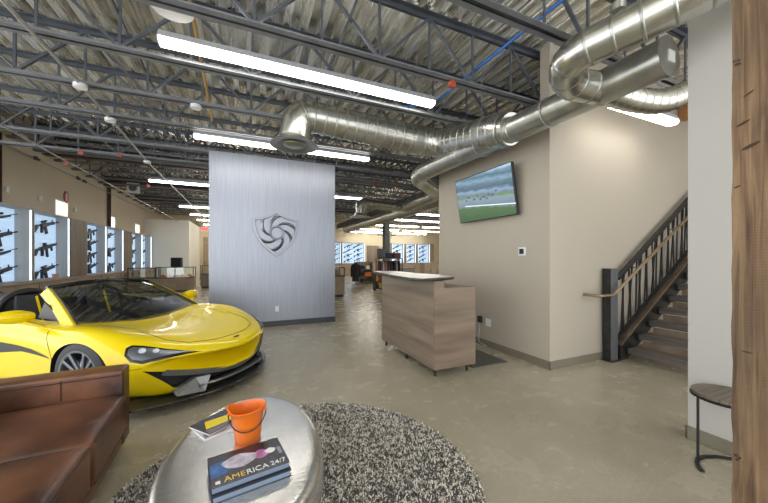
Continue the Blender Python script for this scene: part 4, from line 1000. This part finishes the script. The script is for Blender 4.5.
def bag(x, z, w, h, m, lb):
    t = thing('travel_bag', lb, 'bag', (x, 13.5, z), 0, 'bags on the dark rack')
    obj('body', MB().box(-w/2, w/2, -.15, .15, 0, h), m, t, bevel=.05, seg=3); obj('handle', MB().tube(smooth_path([(-w*.2, 0, h-.01), (-w*.2, 0, h+.07), (w*.2, 0, h+.07), (w*.2, 0, h-.01)], .05), .012, 8), 'black', t, smooth=60)
bag(5.78, 1.44, .34, .46, 'steel_grey', 'tall grey bag on top of the dark rack'); bag(6.14, 1.44, .34, .26, 'fabric_navy', 'navy bag in the middle on top of the dark rack'); bag(6.56, 1.44, .40, .26, 'fabric_red', 'dark red bag at the right end on top of the dark rack')
t = thing('accessory_stand', 'short black stand with yellow goods left of the desk slab', 'stand', (5.42, 13.0, 0))
for x in (-.2, .17): obj('post', MB().box(x, x+.03, -.15, .15, 0, .86), 'black', t)
for z in (.06, .38, .8): obj('shelf', MB().box(-.2, .2, -.15, .15, z, z+.03), 'black', t)
for i, (x, z, m) in enumerate([(-.09, .41, 'fabric_yellow'), (.09, .41, 'red'), (-.08, .09, 'black_plastic'), (.08, .09, 'fabric_yellow')]):
    mb = MB(); mb.box(-.07, .07, -.1, .1, 0, .18); mb.box(-.04, .04, -.08, .08, .18, .26)
    tag(obj('accessory_pack', mb, m, loc=(5.42+x, 13.0, z), bevel=.01), ['yellow pack on the upper shelf of the short black stand', 'red pack on the upper shelf of the short black stand', 'black pack on the lower shelf of the short black stand', 'yellow pack on the lower shelf of the short black stand'][i], 'pack', 'packs on the black stand')
t = thing('oak_cabinet', 'oak cabinet standing behind the desk against the warm grey wall edge', 'cabinet', (9.7, 15.6, 0))
obj('carcass', MB().box(-.45, .45, -.25, .25, 0, 1.14), 'case_wood', t, bevel=.004); obj('top', MB().box(-.47, .47, -.27, .27, 1.14, 1.17), 'case_wood', t, bevel=.004)
for x in (-.44, .01): dr = obj('door', MB().box(x, x+.43, -.268, -.25, .08, 1.1), 'case_wood', t, bevel=.003); obj('handle', MB().tube([(x+.38, -.285, .6), (x+.38, -.285, .8)], .008, 6), 'black', dr)
t = thing('low_display', 'low grey stone-look display block in the back room', 'display', (10.2, 20.0, 0))
obj('block', MB().box(-.9, .9, -.3, .3, 0, .72), mat('grey_stone', (.24, .23, .22), .8, noise=.6, scale=14), t, bevel=.01); obj('cap', MB().box(-.95, .95, -.35, .35, .72, .76), 'case_dark', t)
for i, x in enumerate((8.5, 9.05)):
    t = thing('yellow_stool', '%s yellow stool in front of the grey stone-look display' % ['left', 'right'][i], 'stool', (x, 18.6, 0), 0, 'yellow stools')
    obj('seat', MB().box(-.2, .2, -.2, .2, .70, .76), 'fabric_yellow', t, bevel=.01)
    for sx in (-1, 1):
        for sy in (-1, 1): obj('leg', MB().bar((sx*.2, sy*.2, 0), (sx*.15, sy*.15, .7), .03), 'fabric_yellow', t)

# ------------------------------------------------------------------ sports car (x forward from the front axle, y to its left)
car = thing('sports_car', 'yellow open-top sports car parked behind the leather sofa', 'car', (-.815, 4.49, 0), R(-38.2))
def crv(x, k): return k
# station: x at the centre line, plan bow, half section (y, z) from the bottom centre round to the top centre
ST = [
 (1.050, .47, [(0,.300),(.38,.305),(.62,.345),(.78,.395),(.82,.435),(.80,.455),(.70,.465),(.55,.465),(.30,.455),(0,.45)]),
 (1.030, .47, [(0,.265),(.42,.270),(.67,.320),(.83,.385),(.875,.435),(.855,.485),(.74,.510),(.58,.510),(.32,.503),(0,.50)]),
 (.930, .46, [(0,.14),(.45,.14),(.72,.14),(.885,.26),(.925,.41),(.905,.53),(.79,.565),(.61,.56),(.34,.55),(0,.543)]),
 (.780, .42, [(0,.12),(.48,.12),(.76,.12),(.91,.25),(.945,.42),(.925,.575),(.81,.62),(.62,.605),(.35,.585),(0,.575)]),
 (.550, .32, [(0,.12),(.50,.12),(.82,.12),(.935,.26),(.96,.45),(.94,.635),(.82,.69),(.63,.655),(.36,.625),(0,.612)]),
 (.250, .17, [(0,.12),(.52,.12),(.86,.12),(.945,.28),(.97,.50),(.95,.69),(.82,.75),(.63,.70),(.36,.655),(0,.640)]),
 (-.05, .07, [(0,.12),(.54,.12),(.88,.12),(.945,.30),(.972,.52),(.95,.705),(.82,.772),(.64,.72),(.37,.675),(0,.66)]),
 (-.35, .02, [(0,.12),(.56,.12),(.88,.12),(.925,.30),(.955,.53),(.945,.70),(.83,.755),(.66,.735),(.38,.69),(0,.675)]),
 (-.65, .0, [(0,.12),(.56,.12),(.87,.12),(.895,.30),(.925,.52),(.935,.69),(.85,.755),(.72,.765),(.40,.755),(0,.75)]),
 (-1.1, .0, [(0,.12),(.56,.12),(.87,.12),(.885,.30),(.90,.52),(.935,.70),(.86,.77),(.74,.78),(.40,.78),(0,.78)]),
 (-1.6, .0, [(0,.12),(.58,.12),(.89,.12),(.92,.30),(.935,.54),(.955,.73),(.87,.81),(.74,.825),(.40,.83),(0,.83)]),
 (-2.1, .0, [(0,.12),(.60,.12),(.92,.12),(.955,.32),(.98,.58),(.985,.78),(.88,.87),(.72,.89),(.40,.91),(0,.915)]),
 (-2.65, .0, [(0,.14),(.62,.14),(.92,.14),(.965,.34),(.99,.60),(.985,.81),(.88,.885),(.70,.90),(.40,.91),(0,.915)]),
 (-3.15, .03, [(0,.20),(.60,.20),(.86,.20),(.92,.36),(.955,.58),(.93,.78),(.82,.84),(.66,.85),(.38,.855),(0,.855)]),
 (-3.44, .08, [(0,.30),(.55,.30),(.78,.30),(.86,.42),(.89,.58),(.87,.75),(.77,.79),(.62,.80),(.36,.80),(0,.80)]),
]
mb = MB(); rows = []
for xs, bow, h in ST:
    full = [(y, z) for y, z in h] + [(-y, z) for y, z in h[-2:0:-1]]
    xs = xs*.964 if xs > 0 else xs
    rows.append([(xs-bow*.91*min(1.2, abs(y)/.93)**2.1, y, z+.027*min(1, max(0, (z-.3)/.3))) for y, z in full])
nr = len(rows[0]); mb.v = [p for r in rows for p in r]
mb.f = [[i*nr+k, i*nr+(k+1) % nr, (i+1)*nr+(k+1) % nr, (i+1)*nr+k] for i in range(len(rows)-1) for k in range(nr)]
mb.mi = [0]*len(mb.f)
for base_, rev in ((0, True), ((len(rows)-1)*nr, False)):           # close both ends with quads between mirrored points
    for k in range(nr//2):
        a, b_, c_, d_ = base_+k, base_+k+1, base_+(nr-k-1) % nr, base_+(nr-k) % nr
        f = [a, b_, c_, d_]
        f = [q for i, q in enumerate(f) if q not in f[:i]]
        if len(f) >= 3: mb.f.append(f); mb.mi.append(0)
body = obj('body', mb, ['yellow', 'black_plastic'], car, smooth=180, subsurf=3)
def bake(o):
    dg = bpy.context.evaluated_depsgraph_get(); dg.update()
    me = bpy.data.meshes.new_from_object(o.evaluated_get(dg)); o.modifiers.clear(); o.data = me; return me
bpy.context.view_layer.update(); bake(body)
tree = BVHTree.FromPolygons([v.co.copy() for v in body.data.vertices], [list(p.vertices) for p in body.data.polygons])
tmp = []
def cutter(mb):
    o = obj('cut', mb, ['black_plastic'], car); tmp.append(o)
    b = body.modifiers.new('cut', 'BOOLEAN'); b.operation = 'DIFFERENCE'; b.object = o; b.solver = 'EXACT'; b.material_mode = 'TRANSFER'
AX = -2.67
for x, r, z in ((-.04, .355, .308), (AX, .385, .355)):
    for s in (-1, 1):
        mb = MB(); mb.tube([(x, s*.58, z), (x, s*1.2, z)], r, 48); mb.v = [(x+(q[0]-x)*1.13, q[1], q[2]) for q in mb.v]; cutter(mb)
def bowx(x, y, k=.425): return x-k*min(1.2, abs(y)/.93)**2.1
# lower front opening, trapezoid in front view, bowed like the nose
mb = MB(); rows = []
for i in range(17):
    s = -1+i/8; yt, yb = s*.86, s*.64
    row = []
    for xx in (.80, 1.3):
        a = (bowx(xx-.05, yt), yt, .268+.165*abs(s)**1.6); b_ = (bowx(xx-.035, yb), yb, .15+.06*abs(s)**2); row += [a, b_] if xx < 1 else [b_, a]
    rows.append(row+[row[0]])
mb.grid(rows); mb.add(rows[0][:4], [[0, 1, 2, 3]]); mb.add(rows[-1][:4], [[3, 2, 1, 0]])
me_ = mb
o = obj('cut', mb, ['black_plastic'], car); bm = bmesh.new(); bm.from_mesh(o.data); bmesh.ops.remove_doubles(bm, verts=bm.verts, dist=1e-5); bmesh.ops.recalc_face_normals(bm, faces=bm.faces); bm.to_mesh(o.data); bm.free(); tmp.append(o)
b = body.modifiers.new('cut', 'BOOLEAN'); b.operation = 'DIFFERENCE'; b.object = o; b.solver = 'EXACT'; b.material_mode = 'TRANSFER'
# open cockpit
mb = MB(); mb.prism([(-.48, -.60), (-.42, -.35), (-.40, 0), (-.42, .35), (-.48, .60), (-.80, .745), (-1.2, .755), (-1.72, .745), (-1.86, .66), (-1.90, .3), (-1.90, -.3), (-1.86, -.66), (-1.72, -.745), (-1.2, -.755), (-.80, -.745)], .30, 1.4); cutter(mb)
bpy.context.view_layer.update(); bake(body)
for o in tmp: bpy.data.objects.remove(o)
body.data.polygons.foreach_set('use_smooth', [True]*len(body.data.polygons)); body.data.set_sharp_from_angle(angle=R(32))
print('car faces', len(body.data.polygons), len(body.data.materials))
def near(p, off=.003):
    c, n_, i, d = tree.find_nearest(Vector(p)); return c+n_*off
def shoot(o_, d_, off=.003):
    c, n_, i, q = tree.ray_cast(Vector(o_), Vector(d_).normalized()); 
    return (c+n_*off) if c is not None else None
def patch(name, poly, m, fn, cuts=3, parent=body, off=.003, thick=0.):
    """thin skin lying on the bodywork inside an outline"""
    bm = bmesh.new(); vs = [bm.verts.new((p[0], p[1], 0)) for p in poly]
    es = [bm.edges.new((vs[i], vs[(i+1) % len(vs)])) for i in range(len(vs))]
    bmesh.ops.triangle_fill(bm, edges=es, use_beauty=True)
    for _ in range(cuts): bmesh.ops.subdivide_edges(bm, edges=[e for e in bm.edges if e.calc_length() > .02], cuts=1, use_grid_fill=True)
    bmesh.ops.triangulate(bm, faces=bm.faces)
    for v in bm.verts:
        q = fn(v.co.x, v.co.y, off)
        if q is not None: v.co = q
    me = bpy.data.meshes.new(name); bm.to_mesh(me); bm.free(); me.materials.append(M[m] if isinstance(m, str) else m)
    me.polygons.foreach_set('use_smooth', [True]*len(me.polygons))
    o = bpy.data.objects.new(name, me); link(o, parent); return o
def strip(name, pts, fn, m='black', r=.0035, parent=body):
    P = [q for q in (fn(a, b_, .0) for a, b_ in pts) if q is not None]
    return obj(name, MB().tube(P, r, 6), m, parent, smooth=60)
def dense(pts, n=10):
    out = []
    for a, b_ in zip(pts, pts[1:]): out += [(a[0]+(b_[0]-a[0])*i/n, a[1]+(b_[1]-a[1])*i/n) for i in range(n)]
    return out+[pts[-1]]
side = lambda s: (lambda x, z, off: shoot((x, s*3, z), (0, -s, 0), off))
topf = lambda x, y, off: shoot((x, y, 3), (0, 0, -1), off)
D = Vector((-.62, .58, -.53))
def diag(s):                                # looking at the headlight from ahead, above and outside: u along the lamp, v up
    d = Vector((-.60, -s*.60, -.53)).normalized(); return d
for s in (-1, 1):
    # headlight: teardrop from the fender (rear, outer) to a point near the emblem
    HL = [(.44, .875, .640), (.46, .90, .575), (.52, .89, .515), (.60, .84, .482), (.68, .75, .490), (.77, .62, .503), (.86, .46, .508), (.79, .57, .548), (.70, .67, .592), (.62, .745, .632), (.54, .81, .665), (.47, .85, .672)]
    ax, ay = Vector((.75, -s*.66, -.12)).normalized(), Vector((.15, -s*.1, .98)).normalized(); n_ = ax.cross(ay).normalized()
    if n_.x < 0: n_ = -n_
    n_ = Vector((.55, s*.62, .56)).normalized(); org = Vector((.66, s*.72, .57))
    ax = (ax - n_*ax.dot(n_)).normalized(); ay = n_.cross(ax).normalized()
    uv = [((Vector((x, s*y, z))-org).dot(ax), (Vector((x, s*y, z))-org).dot(ay)) for x, y, z in HL]
    def fn(u, v, off): return shoot(org+ax*u+ay*v+n_*1.5, -n_, off)
    hl = patch('headlight', uv, 'black_gloss', fn, 4, off=.003)
    cx_, cy_ = sum(p[0] for p in uv)/len(uv), sum(p[1] for p in uv)/len(uv)
    inn = [(cx_-.02+(u-cx_)*.80, cy_+(v-cy_)*.74) for u, v in uv]
    patch('headlight_reflector', inn, 'alloy', fn, 4, parent=hl, off=.0045)
    for k, (q, rr_) in enumerate(((.10, .030), (.24, .026))):
        u0 = min(p[0] for p in uv); c0 = fn(u0+.06+q*.75, cy_+.012 - q*.02, .012)
        if c0 is not None:
            lm = MB(); lm.lathe([(1, -.2), (1, .3), (.8, .35), (.6, .1), (0, .05)], 20, close=False); o = obj('projector', lm, 'lamp_grey', hl, smooth=40)
            o.matrix_basis = Matrix.Translation(c0) @ n_.to_track_quat('Z', 'Y').to_matrix().to_4x4() @ Matrix.Diagonal((rr_, rr_*.8, .012, 1))
    # door blade, shut lines
    patch('side_blade', [(-.40, .487), (-.50, .515), (-.70, .555), (-.92, .578), (-1.3, .60), (-1.6, .66), (-1.9, .73), (-1.95, .62), (-1.75, .48), (-1.3, .47), (-.86, .52), (-.6, .505)], 'black_plastic', side(s), 4, off=.004)
    strip('door_seam', dense([(-.50, .74), (-.48, .70), (-.42, .58), (-.385, .49), (-.44, .36), (-.53, .24), (-.58, .17)]), side(s))
    strip('bumper_seam', dense([(.62, .46), (.48, .44), (.36, .40)]), side(s), r=.0025)
    obj('sill', MB().box(-2.28, -.36, s*.80, s*.945, .10, .17), 'carbon', body, bevel=.02)
    strip('fender_vent_line', dense([(-.30, s*.60), (-.15, s*.62), (0, s*.60), (.15, s*.56), (.3, s*.545)], 6), topf, 'black', .002)
strip('hood_seam', dense([(.25, .60), (.55, .58), (.72, .47), (.82, .25), (.845, 0), (.82, -.25), (.72, -.47), (.55, -.58), (.25, -.60)], 8), topf, 'black', .0035)
patch('hood_badge', [(.885, -.045), (.885, .045), (.903, .04), (.908, 0), (.903, -.04)], 'black_gloss', topf, 2, off=.005)
# carbon splitter, blades, inner wing
mb = MB(); rows = []
for i in range(41):
    y = -.93+1.86*i/40; xf = bowx(1.022, y, .43); xb = max(.36, xf-.30)
    rows.append([(xf-.012, y, .088), (xf, y, .096), (xf-.012, y, .106), (xb, y, .118), (xb, y, .088), (xf-.012, y, .088)])
mb.grid(rows); obj('front_splitter', mb, 'carbon', car, smooth=40)
mb = MB(); rows = []
for i in range(25):
    y = -.50+1.0*i/24; xf = bowx(1.0, y); rows.append([(xf, y, .200), (xf+.012, y, .190), (xf-.01, y, .172), (xf-.10, y, .165), (xf-.10, y, .185), (xf, y, .200)])
mb.grid(rows); obj('front_wing', mb, 'greytrim', car, smooth=40)
mb = MB(); rows = []
for i in range(25):
    y = -.72+1.44*i/24; xf = bowx(.975, y); q = .268+.15*abs(y/.80)**1.6; rows.append([(xf, y, q+.012), (xf-.03, y, q-.045), (xf-.055, y, q-.045), (xf-.04, y, q+.012), (xf, y, q+.012)])
mb.grid(rows); obj('upper_lip', mb, 'greytrim', car, smooth=40)
for s in (-1, 1):
    q = [(bowx(1.0, .40), .40, .272), (bowx(1.015, .46), .46, .125), (bowx(1.0, .66), .66, .140), (bowx(.95, .66), .65, .185), (bowx(.94, .50), .49, .262)]
    mb = MB(); mb.add([(x, s*y, z) for x, y, z in q]+[(x-.05, s*(y-.012), z) for x, y, z in q], [[0, 1, 2, 3, 4], [9, 8, 7, 6, 5], [0, 5, 6, 1], [1, 6, 7, 2], [2, 7, 8, 3], [3, 8, 9, 4], [4, 9, 5, 0]]); obj('intake_blade', mb, 'greytrim', car, bevel=.004)
# windscreen: from a bowed base to the header
def wbase(v): return Vector((-.33-.03*abs(v)**2, v*.770, .705+.030*abs(v)**2))
def wtop(v): return Vector((-1.08-.02*abs(v)**2, v*.575, 1.148-.05*abs(v)**2))
def wpt(u, v):
    p = wbase(v).lerp(wtop(v), u); p.z += .016*4*u*(1-u); p.x += .01*4*u*(1-u); return p
mb = MB(); mb.grid([[tuple(wpt(i/14, -1+2*j/28)) for j in range(29)] for i in range(15)]); obj('windscreen', mb, 'screen_glass', car, smooth=180)
mb = MB(); P = [wpt(1, -1+2*j/20) for j in range(21)]; mb.tube([p+Vector((-.03, 0, .008)) for p in P], .028, 10); obj('header_frame', mb, 'black_gloss', car, smooth=50)
mb = MB(); rows = []
for j in range(29):
    v = -1+2*j/28; p = wbase(v); rows.append([tuple(p+Vector((.075-.03*abs(v), 0, -.012))), tuple(p+Vector((.0, 0, .014))), tuple(p+Vector((-.06, 0, .012)))])
mb.grid(rows); obj('cowl', mb, 'black', car, smooth=60)
for s in (-1, 1):
    rows = []
    for i in range(15):
        u = i/14; p = wpt(u, s*1.0); q = p+Vector((-.015, s*.035, -.012)); e_ = p+Vector((-.035, s*.055-.0, -.05))
        if u < .25: k = (1-u/.25); q += Vector((.02*k, s*.02*k, -.035*k)); e_ += Vector((-.02*k, s*.03*k, -.04*k)); p = p+Vector((.02*k, 0, -.01*k))
        rows.append([tuple(p+Vector((.012, -s*.012, .006))), tuple(p+Vector((.006, s*.012, .012))), tuple(q), tuple(e_), tuple(p+Vector((-.06, -s*.005, -.02))), tuple(p+Vector((.012, -s*.012, .006)))])
    mb = MB(); mb.grid(rows); obj('windscreen_pillar', mb, 'yellow', car, smooth=45)
    obj('pillar_seal', MB().tube([wpt(i/10, s*1.0)+Vector((-.055, s*.040, -.05)) for i in range(1, 11)], .012, 8), 'black', car, smooth=60)
    mb = MB(); mb.tube([wpt(i/14, s*.97)+Vector((.012, 0, .008)) for i in range(15)], .010, 8); obj('glass_seal', mb, 'black', car, smooth=60)
    # quarter triangle behind the pillar
    mb = MB(); mb.prism([(-.60, .78), (-1.0, .81), (-.90, .98)], s*.705, s*.72, 'Y'); obj('quarter_panel', mb, 'black', car)
    # mirror
    mb = MB(); prof = []; rows = []
    for i in range(13):
        tt = i/12; yy = .88+.26*tt; k = math.sin(PI*min(1, .12+tt*.80)) ** .6; rows.append([(-.77+(.080*k)*math.cos(a)-.05*tt, s*yy, .872+.012*tt+(.066*k)*math.sin(a)) for a in [2*PI*q/20 for q in range(21)]])
    mb.grid(rows); mb.add(rows[0][:20], [list(range(20))]); mb.add(rows[-1][:20], [list(range(20))]); mr_ = obj('door_mirror', mb, 'yellow', car, smooth=55)
    mb = MB(); mb.bar((-.66, s*.84, .755), (-.74, s*.96, .830), .085, .022); obj('mirror_arm', mb, 'yellow', mr_, bevel=.008)
    mb = MB(); mb.lathe([(0, 0), (1, 0)], 20, close=False); o = obj('mirror_glass', mb, 'chrome', mr_); o.matrix_basis = Matrix.Translation((-.872, s*1.0, .877)) @ Matrix.Rotation(R(-90), 4, 'Y') @ Matrix.Diagonal((.045, .085, 1, 1))
# cockpit
obj('cockpit_tub', MB().box(-1.86, -.52, -.72, .72, .285, .32), 'alcantara', car)
rows = []
for j in range(21):
    v = -1+2*j/20; rows.append([(-.41-.06*abs(v)**2, v*.66, .685), (-.60-.06*abs(v)**2, v*.71, .775), (-.82-.05*abs(v), v*.72, .785), (-.90-.03*abs(v), v*.72, .72), (-.86, v*.72, .5)])
mb = MB(); mb.grid(rows); obj('dashboard', mb, 'alcantara', car, smooth=40)
for s in (-1, 1):
    obj('door_card', MB().prism([(-.70, .35), (-.72, .76), (-1.75, .81), (-1.80, .35)], s*.715, s*.748, 'Y'), 'alcantara', car, bevel=.01)
    obj('door_card_stripe', MB().prism([(-1.05, .55), (-.97, .73), (-.93, .73), (-1.0, .55)], s*.700, s*.716, 'Y'), 'yellow', car)
    # seat
    seat = obj('seat', MB().obox((-1.30, s*.37, .42), (.56, .48, .16), (0, R(-8), 0)), 'alcantara', car, bevel=.05, seg=3)
    mb = MB(); rows = []
    for i in range(10):
        tt = i/9; wd_ = .25*(1-.32*tt**2); zz = .40+.60*tt; xx = -1.56-.23*tt; row = []
        for a in range(17):
            an = 2*PI*a/16; cc = math.cos(an); row.append((xx+.065*math.sin(an)+.05*abs(cc)**3, s*.37+wd_*(abs(cc)**.7)*(1 if cc > 0 else -1), zz))
        rows.append(row)
    mb.grid(rows); mb.add(rows[-1][:16], [list(range(16))]); mb.add(rows[0][:16], [list(range(16))]); obj('seat_back', mb, 'alcantara', seat, smooth=50)
    obj('seat_stripe', MB().bar((-1.50, s*.37, .48), (-1.70, s*.37, .98), .012, .03), 'yellow', seat)
    # buttress behind each seat
    mb = MB(); rows = []
    for i in range(12):
        tt = i/11; hh = .175*math.sin(PI*(.32+.68*tt)) if tt > 0 else .15; x = -1.80-.95*tt; row = []
        for a in range(13):
            an = PI*a/12; row.append((x+.05*math.sin(an)*(1-tt), s*.40+.27*(1-.25*tt)*math.cos(an), 0.82+hh*math.sin(an)**.7+.07*tt))
        rows.append(row)
    mb.grid(rows); mb.add(rows[0], [list(range(13))]); obj('roll_hoop_fairing', mb, 'alcantara', car, smooth=50)
    obj('roll_hoop', MB().tube([(-1.79, s*.40+.27*math.cos(PI*a/12), .80+.24*math.sin(PI*a/12)) for a in range(13)], .04, 10), 'black', car, smooth=60)
obj('rear_screen', MB().box(-1.86, -1.85, -.14, .14, .80, .98), 'screen_glass', car)
sw = obj('steering_wheel', MB().tube([(-1.02+.03*math.cos(a), .37+.17*math.sin(a), .72+.17*math.cos(a)) for a in [2*PI*i/32 for i in range(33)]], .016, 8, cap=False), 'black', car, smooth=60)
obj('wheel_hub', MB().obox((-.99, .37, .71), (.05, .14, .09)), 'black', sw, bevel=.02); obj('steering_column', MB().tube([(-.98, .37, .71), (-.75, .37, .66)], .03, 10), 'black', sw)
# wheels
def make_wheel(x, s, rt, w_, name='wheel'):
    mb = MB(); hw = w_/2
    prof = [(rt*.70, -hw), (rt*.86, -hw-.006), (rt*.965, -hw+.012), (rt, -hw+.04), (rt, hw-.04), (rt*.965, hw-.012), (rt*.86, hw+.006), (rt*.70, hw)]
    mb.lathe(prof, 56, close=False); wh = obj('wheel', mb, 'rubber', car, smooth=40); wh.rotation_euler = (R(-90)*s, 0, 0); wh.location = (x, s*(.945-hw if x > -1 else .955-hw), rt)
    mb = MB(); mb.lathe([(rt*.70, hw), (rt*.76, hw+.004), (rt*.74, hw-.006), (rt*.70, hw-.015), (rt*.66, -hw+.03), (rt*.2, -hw+.02)], 56, close=False); rim = obj('rim', mb, 'alloy', wh, smooth=40)
    mb = MB(); mb.lathe([(rt*.52, hw-.10), (rt*.52, hw-.08), (rt*.2, hw-.08)], 40, close=False); obj('brake_disc', mb, 'chrome', wh, smooth=40)
    mb = MB(); mb.obox((rt*.42, 0, hw-.075), (rt*.2, rt*.5, .06)); obj('brake_caliper', mb, 'black', wh, bevel=.01)
    for k in range(10):
        a = 2*PI*k/10+.1; da = .10 if k % 2 else -.10
        mb = MB(); mb.bar((rt*.13*math.cos(a), rt*.13*math.sin(a), hw-.035), (rt*.71*math.cos(a+da), rt*.71*math.sin(a+da), hw-.012), .032, .03); obj('spoke', mb, 'alloy', wh, bevel=.006)
    mb = MB(); mb.lathe([(rt*.17, hw-.06), (rt*.17, hw-.028), (rt*.10, hw-.018), (0, hw-.018)], 24, close=False); obj('hub_cap', mb, 'black', wh, smooth=40)
for s in (-1, 1): make_wheel(-.04, s, .338, .235); make_wheel(AX, s, .355, .285)
# tail
mb = MB(); mb.box(-3.47, -3.42, -.70, .70, .45, .70); obj('rear_grille', mb, 'black', car, bevel=.02)
for s in (-1, 1):
    mb = MB(); mb.tube([(-3.40, s*.80, .70), (-3.45, s*.55, .78)], .012, 8); obj('tail_lamp', mb, 'red', car)
mb = MB(); mb.tube([(-3.50, -.12, .62), (-3.2, -.12, .62)], .05, 16); mb.tube([(-3.50, .12, .62), (-3.2, .12, .62)], .05, 16); obj('exhaust', mb, 'chrome', car, smooth=40)
